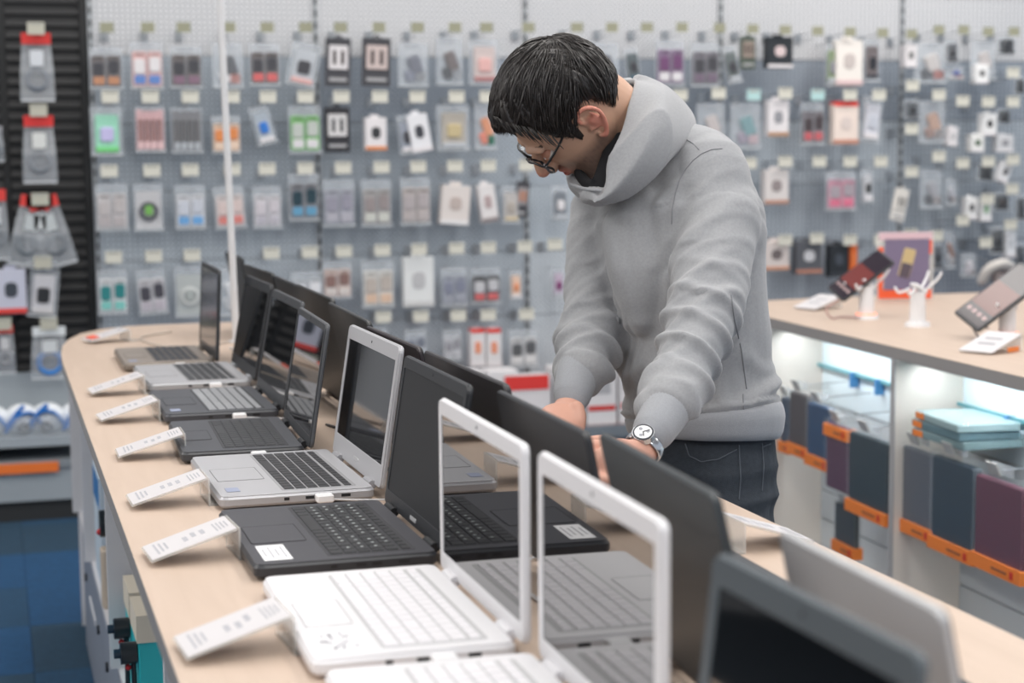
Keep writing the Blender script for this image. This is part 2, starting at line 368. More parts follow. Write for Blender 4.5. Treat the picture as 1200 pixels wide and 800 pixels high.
        for sx in (-1, 1): MB().slab(W*.13, H*.3, .012, .006, .004, M=[[1, 0, 0], [0, 0, 1], [0, 1, 0]], c=(sx*W*.16, -.020, H*.1)).build('device', d, t)
        MB().box((0, -.009, -H*.36), (W*.7, .003, H*.07)).build('printed_band', col((170, 170, 172)), t)
        MB().tube([(-W*.12, -.004, H*.5), (0, -.004, H*.56), (W*.12, -.004, H*.5)], .004, n=6).build('hang_loop', a, t)
    elif style == 'box':
        D = .05
        MB().slab(W, H, D, .003, .002, M=[[1, 0, 0], [0, 0, 1], [0, 1, 0]], c=(0, -.03, 0)).build('carton', a, t)
        MB().slab(W*.42, H*.34, .004, min(W, H)*.16, .001, M=[[1, 0, 0], [0, 0, 1], [0, 1, 0]], c=(0, -.0325, H*.04)).build('printed_picture', b, t)
        MB().box((0, -.0312, -H*.43), (W, .003, H*.11)).build('printed_band', d, t)
        MB().box((0, .0, H*.54), (W*.4, .002, H*.1)).build('hang_tab', a, t)
    elif style == 'bag':
        wt_, wb_, zt_, zb_ = W*.42, W*.52, H*.40, -H*.52
        g_ = [(-wt_, -.006, zt_), (wt_, -.006, zt_), (wt_, .0, zt_), (-wt_, .0, zt_), (-wb_*.96, -.030, -H*.1), (wb_*.96, -.030, -H*.1), (wb_*.96, .004, -H*.1), (-wb_*.96, .004, -H*.1), (-wb_, -.012, zb_), (wb_, -.012, zb_), (wb_, -.004, zb_), (-wb_, -.004, zb_)]
        MB().add(g_, [(3, 2, 1, 0), (8, 9, 10, 11)]+[(4*r_+i, 4*r_+(i+1) % 4, 4*r_+4+(i+1) % 4, 4*r_+4+i) for r_ in (0, 1) for i in range(4)]).build('clear_bag', mat('bag_film', (205, 210, 216), .15, alpha=.34), t)
        rr = W*.3
        MB().tube([(rr*math.cos(q), -.012, -H*.2+rr*1.0*math.sin(q)) for q in np.linspace(0, 2*math.pi, 12, endpoint=False)], .011, n=6, sub=2, closed=True).build('coiled_cable', b, t, True)
        MB().box((0, -.03, H*.42), (W*.88, .006, H*.17)).build('header_card', a, t)
        MB().box((0, -.034, H*.12), (W*.40, .003, H*.24)).build('printed_label', d, t)
        MB().box((0, -.012, -H*.52), (W*1.0, .012, H*.03)).build('bottom_seam', mat('fold_white', (214, 218, 222), .4, alpha=.75), t)
    return t
W_, RED, TEAL, PINK, BEIGE, BLUE, GREEN, ORNG, PUR = (226, 222, 224), (214, 66, 62), (40, 130, 132), (222, 176, 172), (198, 188, 178), (60, 120, 200), (120, 190, 110), (222, 138, 80), (110, 70, 110)
BRN = (92, 78, 76); LG = (186, 190, 196); CH = (66, 66, 72)
packs = [
# row one
(124, 80, 38, 50, 0, 'pair', BRN, CH, (190, 120, 60), 'brown twin pack with orange ends, top row beside the black bay'),
(172, 77, 38, 56, 0, 'pair', PINK, W_, BLUE, 'pink twin pack with blue dots, top row second from the black bay'),
(218, 79, 38, 50, 0, 'pair', BRN, CH, (120, 70, 100), 'dark plum twin pack in the top row left of the white pole'),
(267, 77, 36, 54, 0, 'obj', CH, W_, PINK, 'pack with black and white gadgets hanging behind the white pole top'),
(310, 76, 36, 50, 0, 'pair', BRN, CH, RED, 'dark twin pack with red labels in the top row right of the pole'),
(356, 76, 36, 52, 12, 'single', LG, CH, PINK, 'clear pack with a slanted dark cable beside the green dashed seam'),
(396, 73, 30, 56, 2, 'card', CH, W_, (70, 60, 60), 'black earphone card with white window, top row right of the dashed seam'),
(441, 73, 34, 56, 2, 'card', CH, (206, 190, 186), (90, 80, 80), 'black earphone card with pinkish window, top row second right of the seam'),
(484, 76, 36, 52, 0, 'obj', (96, 98, 112), (120, 124, 140), LG, 'clear pack with a grey coiled cable in the top row'),
(527, 72, 32, 56, 0, 'obj', BRN, DARK, LG, 'clear pack with a brown and black plug, top row left of the man\'s hair'),
(567, 73, 36, 54, 0, 'single', (206, 188, 184), PINK, (170, 120, 120), 'pale pink flat pack in the top row just left of the man\'s hair'),
(709, 76, 34, 52, 0, 'obj', (60, 62, 78), LG, W_, 'clear pack with a dark strap right behind the man\'s head'),
(741, 76, 18, 40, -8, 'single', (46, 62, 66), CH, (50, 90, 110), 'narrow dark teal pack tilted above the hood of the man'),
(785, 74, 36, 54, 0, 'pair', (120, 84, 124), PUR, W_, 'purple twin pack with white ends in the top row'),
(826, 76, 36, 52, 0, 'pair', (104, 96, 106), CH, (92, 60, 90), 'smoky plum twin pack in the top row at the fourth seam'),
(857, 76, 18, 44, -12, 'single', (70, 80, 78), CH, LG, 'narrow dark clear pack leaning left of the small brown window card'),
(876, 62, 19, 38, 0, 'card', (90, 100, 90), (160, 146, 136), BRN, 'small card with a brown window high in the top row'),
(911, 62, 32, 36, 0, 'box', (36, 42, 48), (214, 196, 196), W_, 'small black box with a pale window high in the top row'),
(992, 74, 34, 52, 0, 'box', (238, 232, 226), (200, 190, 186), (222, 196, 196), 'large cream white earphone box in the top row'),
(974, 76, 14, 50, 0, 'single', (120, 140, 90), GR, LG, 'thin green edged pack tucked behind the cream white earphone box'),
(1021, 71, 20, 50, 0, 'single', (90, 70, 70), (38, 40, 48), CH, 'dark phone case in a clear box with a brown top'),
# row two
(125, 154, 37, 58, 0, 'single', (150, 222, 190), (196, 190, 230), (120, 210, 130), 'shiny mint green pouch in the second row beside the black bay'),
(176, 152, 35, 54, 0, 'sticks', (222, 176, 178), (150, 96, 90), (236, 196, 196), 'pink card holding four brown tubes in the second row'),
(219, 153, 37, 54, 0, 'sticks', (120, 118, 122), (70, 64, 64), (180, 184, 190), 'grey card holding four dark tubes in the second row'),
(265, 158, 34, 44, 0, 'pair', (226, 190, 160), ORNG, (236, 206, 180), 'peach and orange twin pack behind the white pole'),
(308, 147, 24, 46, -14, 'single', (180, 190, 200), (50, 120, 205), W_, 'clear pack with a bright blue gadget right of the pole'),
(357, 152, 38, 56, 0, 'pair', (120, 190, 100), (190, 196, 190), W_, 'green and white twin pack at the green dashed seam'),
(395, 152, 30, 52, 0, 'card', DARK, (222, 220, 220), (80, 80, 84), 'white windowed card with black foot in the second row'),
(439, 157, 25, 38, 0, 'box', (228, 224, 226), (50, 52, 56), ORNG, 'small white box with a dark round print and orange foot'),
(476, 158, 20, 46, -6, 'single', (150, 156, 170), CH, W_, 'grey pack half hidden behind the tilted white box in the second row'),
(490, 156, 24, 44, -10, 'box', (230, 230, 234), (60, 62, 70), W_, 'tilted white box with a dark round print in the second row'),
(531, 150, 40, 54, 0, 'single', (180, 170, 156), (196, 180, 140), LG, 'smoky clear pack with beige insert in the second row'),
(569, 149, 26, 54, 0, 'obj', (220, 140, 90), (222, 120, 90), (90, 150, 130), 'orange and green patterned pack at the man\'s forehead'),
(833, 146, 35, 50, 0, 'obj', (196, 186, 184), (150, 130, 130), W_, 'dusty pink clear pack right of the grey hood'),
(874, 148, 38, 54, 0, 'obj', (110, 150, 156), (150, 140, 156), (232, 214, 220), 'teal and pink clear pack above the man\'s back'),
(909, 139, 26, 42, 0, 'box', (230, 226, 228), (150, 150, 156), (180, 140, 110), 'white earphone box with dark edge in the second row'),
(952, 145, 30, 50, 0, 'pair', (120, 110, 116), (70, 60, 64), (200, 50, 60), 'smoky twin pack with one red end in the second row'),
(988, 146, 32, 46, 0, 'box', (238, 222, 212), (220, 206, 200), (196, 140, 120), 'cream box with a red header in the second row'),
(1021, 140, 25, 54, 6, 'single', (222, 222, 230), (196, 200, 210), W_, 'curled pearly white pack at the right end of the second row'),
# row three
(131, 243, 38, 56, 0, 'pair', (208, 202, 202), (190, 184, 184), (180, 170, 170), 'pale pair of cable packs in the third row beside the black bay'),
(174, 243, 34, 56, 0, 'cable', (206, 204, 206), (70, 70, 80), (120, 180, 90), 'coiled black cable on a white card with green corners'),
(223, 243, 36, 52, 0, 'pair', (218, 218, 222), (200, 204, 214), (80, 160, 220), 'white cable twin pack with blue prints in the third row'),
(269, 243, 36, 50, -3, 'pair', (222, 210, 208), (214, 196, 192), (220, 110, 96), 'white cable twin pack with red prints behind the pole'),
(313, 243, 34, 50, 0, 'pair', (216, 212, 216), (206, 200, 206), (186, 180, 190), 'plain white cable twin pack right of the pole'),
(356, 231, 36, 56, 0, 'pair', (120, 118, 124), (30, 60, 72), (60, 150, 190), 'bulky dark teal twin pack with blue bases in the third row'),
(397, 238, 38, 56, 0, 'pair', (168, 168, 180), (150, 148, 162), (176, 172, 182), 'grey round cable twin pack in the third row'),
(441, 238, 36, 56, 0, 'pair', (172, 166, 164), (150, 140, 140), (206, 206, 196), 'beige grey cable twin pack in the third row'),
(487, 236, 36, 56, 0, 'pair', (190, 178, 174), (176, 168, 170), (184, 172, 170), 'faded rose cable twin pack in the third row'),
(532, 240, 34, 46, 5, 'box', (222, 214, 210), (190, 176, 170), (228, 226, 226), 'white and rose card leaning left in the third row'),
(570, 238, 20, 44, -8, 'box', (226, 222, 222), (180, 160, 160), (150, 140, 140), 'small white card leaning right in the third row'),
(611, 234, 16, 42, 8, 'card', (66, 66, 72), (150, 146, 148), (220, 140, 90), 'narrow dark card with an orange foot below the glasses'),
(598, 240, 22, 44, 0, 'single', (190, 184, 180), (176, 168, 160), (206, 190, 160), 'pale sand coloured pack left of the narrow dark card'),
(656, 238, 20, 40, 0, 'single', (100, 106, 116), W_, LG, 'small dark pack with white label beside the man\'s shoulder'),
(907, 219, 30, 40, 0, 'box', (220, 214, 212), (150, 140, 140), (186, 140, 120), 'white box with a black side in the third row right of the man'),
(985, 224, 38, 46, 0, 'pair', (214, 150, 170), (170, 160, 168), (226, 90, 130), 'bright pink framed clear pack in the third row'),
(1016, 218, 15, 40, 0, 'single', (214, 214, 218), (40, 42, 46), W_, 'small black gadget under a white header in the third row'),
# row four
(132, 342, 35, 54, 0, 'pair', (222, 222, 224), (40, 130, 132), (110, 200, 190), 'teal and white twin gadget pack in the fourth row'),
(178, 342, 34, 54, -4, 'pair', (214, 210, 214), (70, 68, 78), (190, 180, 190), 'charcoal and white twin gadget pack in the fourth row'),
(222, 342, 34, 60, 0, 'cable', (186, 190, 188), (210, 212, 210), (176, 182, 180), 'frosted pack with a white disc left of the thin laptop lid'),
(268, 342, 20, 58, 0, 'obj', (216, 218, 222), (200, 202, 206), W_, 'white blistered pack seen behind the foot of the pole'),
(360, 338, 38, 40, 0, 'pair', (196, 200, 206), (228, 228, 232), LG, 'pack of two white lumps behind the dark laptop lids'),
(395, 328, 35, 44, 0, 'pair', (214, 190, 180), (140, 110, 104), (222, 212, 206), 'brown and blush twin box above the laptop lids'),
(443, 333, 39, 56, 0, 'pair', (226, 222, 216), (190, 180, 172), (226, 190, 160), 'pair of tall cream boxes in the fourth row'),
(489, 330, 36, 58, 0, 'box', (226, 228, 228), (190, 190, 192), (206, 206, 206), 'stacked plain white box in the fourth row'),
(532, 336, 32, 46, 0, 'pair', (160, 164, 178), (130, 134, 152), (150, 152, 164), 'slate grey twin pack in the fourth row'),
(569, 335, 36, 42, 0, 'pair', (60, 54, 58), (196, 196, 200), RED, 'red topped black pack of two ring cables'),
(604, 334, 15, 34, 0, 'single', (232, 196, 170), (226, 150, 110), W_, 'slim orange and cream pack left of the sleeve'),
(654, 332, 14, 36, 0, 'single', (196, 176, 196), (130, 50, 110), LG, 'slim purple pack peeping out beside the sleeve'),
(907, 299, 32, 34, 0, 'box', (214, 204, 200), (120, 110, 110), (206, 150, 120), 'white and orange carton in the lowest row beside the man\'s back'),
(945, 301, 33, 38, 0, 'box', (90, 92, 98), (206, 206, 210), (186, 130, 110), 'grey carton with a silver window in the lowest right row'),
(980, 305, 24, 38, 0, 'box', (40, 44, 50), (70, 76, 86), (56, 60, 66), 'black carton beside the orange one in the lowest right row'),
(997, 304, 9, 38, 0, 'box', (226, 110, 50), (230, 130, 70), (200, 90, 40), 'thin bright orange carton above the far phone stand'),
# row five
(440, 402, 28, 36, 0, 'pair', (190, 196, 204), (150, 156, 168), LG, 'pale grey twin pack low above the laptop lids'),
(487, 402, 26, 34, 0, 'pair', (184, 190, 200), (120, 126, 140), LG, 'bluish twin pack low in the fifth row'),
(530, 404, 22, 36, 0, 'pair', (206, 208, 214), (150, 150, 158), (190, 190, 196), 'pale twin pack left of the two red capped bottles'),
(558, 408, 18, 42, 0, 'box', (222, 220, 222), (226, 150, 120), W_, 'left one of two white bottles with red caps packed side by side'),
(577, 408, 18, 42, 0, 'box', (222, 220, 222), (226, 150, 120), W_, 'right one of two white bottles with red caps packed side by side'),
(613, 408, 36, 46, 0, 'pair', (206, 206, 208), (90, 92, 96), (224, 222, 222), 'dark and white twin pack low beside the far sleeve'),
# right end
(1064, 66, 15, 26, 0, 'box', W_, (120, 120, 120), W_, 'small white ear tip box at the fifth seam'),
(1090, 74, 42, 48, 0, 'obj', (196, 190, 188), (66, 66, 72), PINK, 'large clear pack with a beige and black headset'),
(1115, 61, 16, 28, 0, 'single', (70, 70, 76), (52, 52, 58), CH, 'black zipped case beside the large headset pack'),
(1119, 86, 22, 16, 0, 'obj', (40, 60, 140), (190, 180, 180), PINK, 'short dark pack with a blue dot'),
(1152, 71, 32, 46, 0, 'obj', (190, 182, 180), (84, 80, 80), LG, 'clear pack with a taupe earphone at the top right'),
(1147, 87, 17, 22, 0, 'box', (240, 240, 240), (110, 110, 112), W_, 'tiny white box with a black tick under the taupe earphone pack'),
(1179, 54, 24, 22, 0, 'single', (32, 34, 38), (56, 58, 64), DARK, 'black gadget on the top right hook'),
(1195, 100, 12, 22, 0, 'single', (30, 32, 36), (50, 52, 58), DARK, 'black gadget cut by the right picture edge, upper one'),
(1068, 128, 18, 24, 0, 'single', (60, 64, 70), (48, 50, 56), CH, 'smoky black pack left of the orange brown pack'),
(1092, 143, 34, 50, 0, 'obj', (186, 150, 130), (150, 120, 110), W_, 'orange brown clear pack at the fifth seam'),
(1113, 160, 12, 22, 4, 'box', W_, (190, 190, 192), W_, 'slim white box at the foot of the orange brown pack'),
(1156, 146, 18, 26, 0, 'box', (236, 236, 236), (60, 60, 62), W_, 'arched white charger box in the upper right'),
(1176, 136, 17, 18, 0, 'single', (34, 36, 40), (60, 62, 66), DARK, 'black square gadget right of the arched white charger box'),
(1142, 168, 17, 20, 0, 'box', (234, 234, 232), (60, 90, 60), W_, 'white box with a small dark plant print'),
(1174, 168, 22, 20, 0, 'box', (206, 207, 210), (150, 150, 156), W_, 'wide white box right of the box with the plant print'),
(1155, 202, 22, 21, 4, 'single', (38, 40, 44), (64, 66, 70), DARK, 'black cube shaped gadget left of the tilted white card'),
(1174, 202, 14, 24, 22, 'box', (228, 228, 230), (90, 90, 94), W_, 'tilted white card right of the black cube shaped gadget'),
(1091, 222, 28, 46, 0, 'obj', (160, 160, 166), (66, 66, 72), W_, 'grey clear pack with a black foot right of the fifth seam'),
(1114, 225, 13, 32, 0, 'obj', (206, 206, 214), (90, 80, 92), W_, 'slim grey and white pack beside the grey clear pack'),
(1054, 240, 18, 38, 12, 'card', (230, 226, 220), (224, 220, 214), (60, 60, 64), 'tilted cream card with an orange dot at the fifth seam'),
(1135, 244, 14, 26, 0, 'box', (232, 232, 232), (70, 70, 74), W_, 'left of two white chargers bent over a black gap'),
(1152, 246, 14, 26, 0, 'box', (236, 236, 236), (150, 190, 150), W_, 'right of two white chargers bent over a black gap'),
(1173, 236, 22, 22, 0, 'single', (36, 38, 42), (70, 64, 64), DARK, 'black cube right of the two white chargers'),
(1196, 243, 12, 32, 0, 'single', (34, 36, 42), (56, 58, 66), DARK, 'tall black pack cut by the right picture edge'),
(1168, 281, 18, 34, 0, 'single', (40, 42, 46), (58, 60, 64), DARK, 'black pack left of the white bottle shaped pack'),
(1181, 286, 12, 30, 0, 'box', (226, 228, 232), (190, 194, 200), W_, 'white bottle shaped pack at the right'),
(1195, 300, 14, 34, 0, 'single', (48, 52, 60), (60, 66, 76), DARK, 'slate pack at the right picture edge above the tablet'),
(1098, 300, 12, 34, 0, 'single', (66, 72, 80), (46, 50, 58), CH, 'slim slate pack right of the poster'),
(1113, 293, 12, 44, 0, 'obj', (160, 110, 90), (206, 206, 212), W_, 'slim pack with brown top and white foot right of the poster'),
(1135, 311, 20, 28, 0, 'obj', (214, 210, 216), (190, 184, 192), W_, 'lumpy white pack left of the white goggles'),
]
hooks_done = []
for q in packs: pack(*q)
for x in (558, 577):
    p = gy(x, 390, YW-.16)
# red caps of the two bottles belong to their packs
for o in list(C.objects):
    if o.get('label', '').endswith('red caps packed side by side'):
        MB().box((0, -.006, .078), (.06, .052, .016)).build('red_cap', mat('cap_red', (232, 70, 60), .4), o)
    if o.get('label', '') == 'cream box with a red header in the second row':
        MB().box((0, -.006, .092), (.115, .05, .022)).build('red_header', mat('cap_red', (232, 70, 60), .4), o)
toph = [125, 173, 215, 268, 313, 358, 399, 444, 489, 533, 570, 619, 676, 717, 758, 799, 843, 882, 920, 958, 996, 1034]
hooksl = []
for i, x in enumerate(toph): hooksl.append((x, 32+max(0, (x-820))*.03, True, (214, 150, 120) if x in (215, 268) else None))
for x in (129, 176, 223, 271, 314, 358, 400, 445, 489, 535, 571): hooksl.append((x, 112, False, None))
for x, y in ((797, 110), (842, 108), (883, 110), (920, 108), (958, 110), (996, 110), (1030, 110)): hooksl.append((x, y, False, (180, 214, 214) if x in (883, 958) else None))
for x in (128, 178, 223, 272, 313, 358, 402, 447, 490, 533, 572, 617): hooksl.append((x, 199-(x-128)*.014, False, None))
for x, y in ((878, 190), (920, 188), (960, 188), (996, 188), (1032, 188)): hooksl.append((x, y, False, None))
for x in (133, 180, 225, 318, 363, 403, 448, 491, 535, 572, 615): hooksl.append((x, 300-(x-133)*.026, False, None))
for x, y in ((920, 280), (957, 278), (996, 280), (1032, 280), (650, 285)): hooksl.append((x, y, False, None))
for x in (449, 493, 537, 572, 617): hooksl.append((x, 370-(x-449)*.02, False, None))
for x, y in ((1068, 40), (1100, 35), (1129, 35), (1158, 37), (1188, 37)): hooksl.append((x, y, True, None))
for x, y in ((1069, 99), (1100, 110), (1128, 117), (1158, 118), (1187, 84), (1187, 118), (1068, 150), (1100, 182), (1128, 190), (1158, 188), (1187, 186), (1068, 200), (1128, 257), (1157, 232), (1155, 283), (1184, 262), (1097, 275), (1067, 273), (1186, 220)): hooksl.append((x, y, False, None))
seen = {}
for x, y, tp, c in hooksl:
    best = min(packs, key=lambda q: abs(q[0]-x)*1.5+abs((q[1]-q[3]/2)-y-12)+(80 if q[1] < y else 0))
    dd = abs(best[0]-x); dl = best[-1]
    for word in ('in the', 'right of', 'left of', 'beside'): pass
    if dd < 20 and best[1]-best[3]/2-y < 40 and best[1] > y and dl not in seen: desc = 'above the '+dl; seen[dl] = 1
    else:
        near = min(packs, key=lambda q: math.hypot(q[0]-x, q[1]-y)); side = ('right' if x > near[0] else 'left')
        desc = ('up and to the %s of the ' if y < near[1] else 'down and to the %s of the ') % side+near[-1]
    w = desc.replace('up and to the','up').replace('down and to the','down').split()
    hook(x, y, ' '.join(w[:13]), tp, c=c)
# goods on the black bay
YB = YW-.0
for (x, y, w, h, r, st, a, b_, d, lb, tx, ty) in [
    (43, 78, 38, 76, 0, 'bag', (214, 50, 46), (96, 104, 116), (206, 210, 216), 'red headed bag with a coiled grey cable, topmost on the black bay', 42, 32),
    (46, 174, 38, 76, 0, 'bag', (218, 48, 46), (110, 116, 124), (214, 216, 214), 'red headed bag with a round grey coil, second on the black bay', 45, 128),
    (35, 270, 38, 80, 12, 'bag', (222, 62, 56), (90, 100, 108), (190, 196, 198), 'left fanned out red headed cable bag on the black bay', 47, 232),
    (60, 270, 38, 80, -14, 'bag', (222, 62, 56), (84, 92, 100), (190, 196, 198), 'right fanned out red headed cable bag on the black bay', None, 0),
    (47, 268, 34, 78, 0, 'bag', (226, 66, 58), (60, 66, 74), (200, 204, 206), 'middle one of the fanned out red headed cable bags', None, 0),
    (-4, 262, 26, 80, 0, 'bag', (214, 60, 54), (90, 96, 104), (200, 204, 208), 'red headed bag cut by the left picture edge, upper one', None, 0),
    (-6, 168, 20, 40, 0, 'bag', (150, 150, 156), (90, 96, 104), (180, 184, 190), 'grey bag just showing at the left picture edge', None, 0),
    (13, 341, 34, 52, 0, 'box', (196, 198, 214), (60, 66, 76), (224, 66, 56), 'lilac gadget box with a red foot on the black bay', None, 0),
    (51, 342, 34, 60, 6, 'single', (206, 204, 208), (36, 38, 42), (200, 198, 200), 'white pack with a small black gadget on the black bay', 50, 306),
    (58, 412, 42, 60, 0, 'bag', (232, 236, 238), (36, 126, 206), (210, 214, 216), 'white bag with a thick blue curl above the tray', 57, 378),
    (6, 408, 22, 56, 0, 'bag', (226, 72, 60), (150, 150, 154), (206, 206, 208), 'red headed bag at the left picture edge above the tray', 3, 378)]:
    pack(x, y, w, h, r, st, a, b_, d, lb, Y=YB-.15, name='cable_bag' if st == 'bag' else 'blister_pack', cat='bag' if st == 'bag' else 'package')
    if tx is not None: hook(tx, ty, 'above the '+' '.join(lb.split()[:9]), Y=YB, c=(186, 184, 170))
# ============================================================ LAPTOP TABLE
WOOD = woodmat('pale_oak', (204, 184, 168), (187, 166, 149)); EDGE = mat('grey_edge', (142, 140, 140), .5)
WLAM = mat('white_laminate', (214, 214, 218), .45); GPAN = mat('grey_panel', (140, 146, 158), .45)
TZ = .90
tab = empty('display_table', (.6, 2.8, 0), label='long oak topped display table with curved far end carrying two rows of laptops', cat='table')
poly = [(.164, -.2), (.164, 4.55), (.168, 4.75), (.18, 4.95), (.205, 5.12), (.245, 5.27), (.31, 5.38), (.40, 5.44), (.50, 5.455), (.72, 5.45), (.86, 5.42), (.95, 5.36), (1.01, 5.25), (1.04, 5.1), (1.05, 4.9), (1.05, -.2)]
poly = [(x-.6, y-2.8) for x, y in poly]
MB().prism(poly, TZ-.026, TZ-.0012).build('table_edge', EDGE, tab)
MB().prism([(x*.9985, y*.9996) for x, y in poly], TZ-.0012, TZ).build('tabletop', WOOD, tab)
def tb(name, lo, hi, m): return MB().bb((lo[0]-.6, lo[1]-2.8, lo[2]), (hi[0]-.6, hi[1]-2.8, hi[2])).build(name, m, tab)
tb('base_cabinet', (.24, .0, .05), (.98, 5.32, .345), WLAM)
tb('kick_board', (.27, .05, 0), (.95, 5.25, .05), mat('kick', (90, 92, 96), .6))
tb('lower_shelf', (.222, .0, .345), (.99, 5.34, .362), WLAM)
tb('centre_panel', (.60, .05, .362), (.62, 5.3, TZ-.026), WLAM)
for y in (.3, 1.35, 2.36, 3.62, 4.62, 5.28): tb('shelf_divider', (.205, y, .362), (1.0, y+.022, TZ-.026), WLAM)
tb('base_end_cap', (.222, 5.32, .0), (.99, 5.34, .345), WLAM)
for i, y in enumerate((.6, 1.5, 2.4, 3.3, 4.2)):
    d = tb('drawer_front', (.222, y+.003, .012), (.24, y+.897, .342), GPAN)
    for yy in (y+.15, y+.72): MB().cyl((.222-.6, yy-2.8, .25), .012, .006, 14, M=[[0, 0, -1], [0, 1, 0], [1, 0, 0]]).build('cam_lock', mat('lock_dark', (50, 52, 56), .4, .5), d)
    MB().bb((.219-.6, y+.3-2.8, .22), (.2221-.6, y+.56-2.8, .235)).build('slot_handle', mat('slot_light', (220, 222, 226), .5), d)
# stock on the shelf under the table top (left side)
def stk(name, x, y, z=.362, **k): return empty(name, (x, y, z), **k)
TEALM = mat('teal_box', (40, 178, 186), .5)
for i, (y, lb) in enumerate(((3.52, 'farther'), (3.34, 'nearer'))):
    t = stk('camera_carton', .312, y, label='%s of two teal and cream cartons on the shelf under the table' % lb, cat='box')
    MB().slab(.15, .15, .20, .003, .002).build('carton', TEALM, t)
    MB().bb((-.078, -.0775, .15), (.076, .0775, .2025)).build('cream_lid', mat('carton_cream', (214, 206, 190), .6), t)
    MB().bb((-.0785, -.02, .02), (-.0752, .06, .08)).build('printed_label', mat('label_pale', (200, 232, 236), .5), t)
    t = stk('dome_camera', .229, y-.05, label='%s of two small black lens cameras in front of the teal cartons' % lb, cat='camera')
    BK = mat('camera_black', (32, 40, 46), .3)
    MB().slab(.014, .03, .012, .01, .003).build('foot', BK, t)
    MB().cyl((0, 0, .01), .005, .10, 10).build('stem', BK, t)
    MB().cyl((.006, 0, .126), .021, .030, 20, M=[[0, 0, -1], [0, 1, 0], [1, 0, 0]]).build('lens_barrel', BK, t, 'auto')
    MB().cyl((-.024, 0, .126), .009, .012, 16, M=[[0, 0, -1], [0, 1, 0], [1, 0, 0]]).build('lens_tip', mat('lens_blue', (40, 60, 76), .2), t, 'auto')
    MB().ball((-.010, -.0, .098), (.006, .006, .006)).build('red_knob', mat('knob_red', (190, 40, 46), .4), t, True)
t = stk('clear_jar', .27, 3.93, label='clear plastic jar like pack on the shelf under the table', cat='package')
MB().cyl((0, 0, 0), .042, .12, 20, .05).build('jar', CLEARD, t, 'auto'); MB().cyl((0, 0, .12), .035, .02, 16).build('lid', mat('jar_lid', (70, 74, 80), .5), t, 'auto')
t = stk('dome_camera', .25, 4.14, z=.362, label='black camera with a red dot standing far along the shelf under the table', cat='camera')
MB().slab(.06, .06, .14, .01, .003).build('foot', mat('stand_beige', (190, 176, 160), .6), t)
MB().cyl((.03, 0, .2), .032, .06, 20, M=[[0, 0, -1], [0, 1, 0], [1, 0, 0]]).build('lens_barrel', BK, t, 'auto')
MB().cyl((0, 0, .14), .01, .04, 10).build('stem', BK, t)
MB().ball((-.03, 0, .18), (.008, .008, .008)).build('red_knob', mat('knob_red', (190, 40, 46), .4), t, True)
p = gx(112, 562, .235)
t = stk('blue_carton', .275, 4.43, label='tall blue and white patterned carton far along the shelf under the table', cat='box')
MB().slab(.09, .26, .28, .003, .002).build('carton', mat('carton_blue', (196, 212, 226), .5), t)
for k in range(5): MB().bb((-.047, -.12+k*.05, .20), (-.0452, -.095+k*.05, .272)).build('blue_print', mat('print_blue', (50, 120, 180), .5), t)
for k, (px, py) in enumerate(((118, 686), (92, 582))):
    p = gx(px, py, .24); t = empty('small_gadget_box', (.262, min(p[1], 5.2)-(.0 if k else .0), .362), label=['small box with a teal top at the front edge of the lower shelf', 'tiny teal box at the far end of the lower shelf'][k], cat='box')
    MB().slab(.05, .09, .035, .004, .002).build('carton', WHITE, t); MB().bb((-.02, -.03, .035), (.02, .03, .037)).build('teal_print', mat('teal_dark', (60, 120, 130), .4), t)
# pole standing on the table
b = gz(277, 401, TZ); tp = gy(258, 0, b[1])
t = empty('support_pole', b, label='thin white metal pole standing on the table behind the laptop lids', cat='pole')
dz = (3.2-b[2]); k = (tp-b)/(tp[2]-b[2])
MB().tube([(0, 0, 0.002), tuple(k*dz*.5), tuple(k*dz*.999)], .0098, n=16, sub=2, cap=False).build('pole', mat('pole_white', (208, 208, 210), .4), t, 'auto')
MB().cyl((0, 0, 0), .022, .006, 20).build('pole_foot', mat('pole_white', (208, 208, 210), .4), t, 'auto')

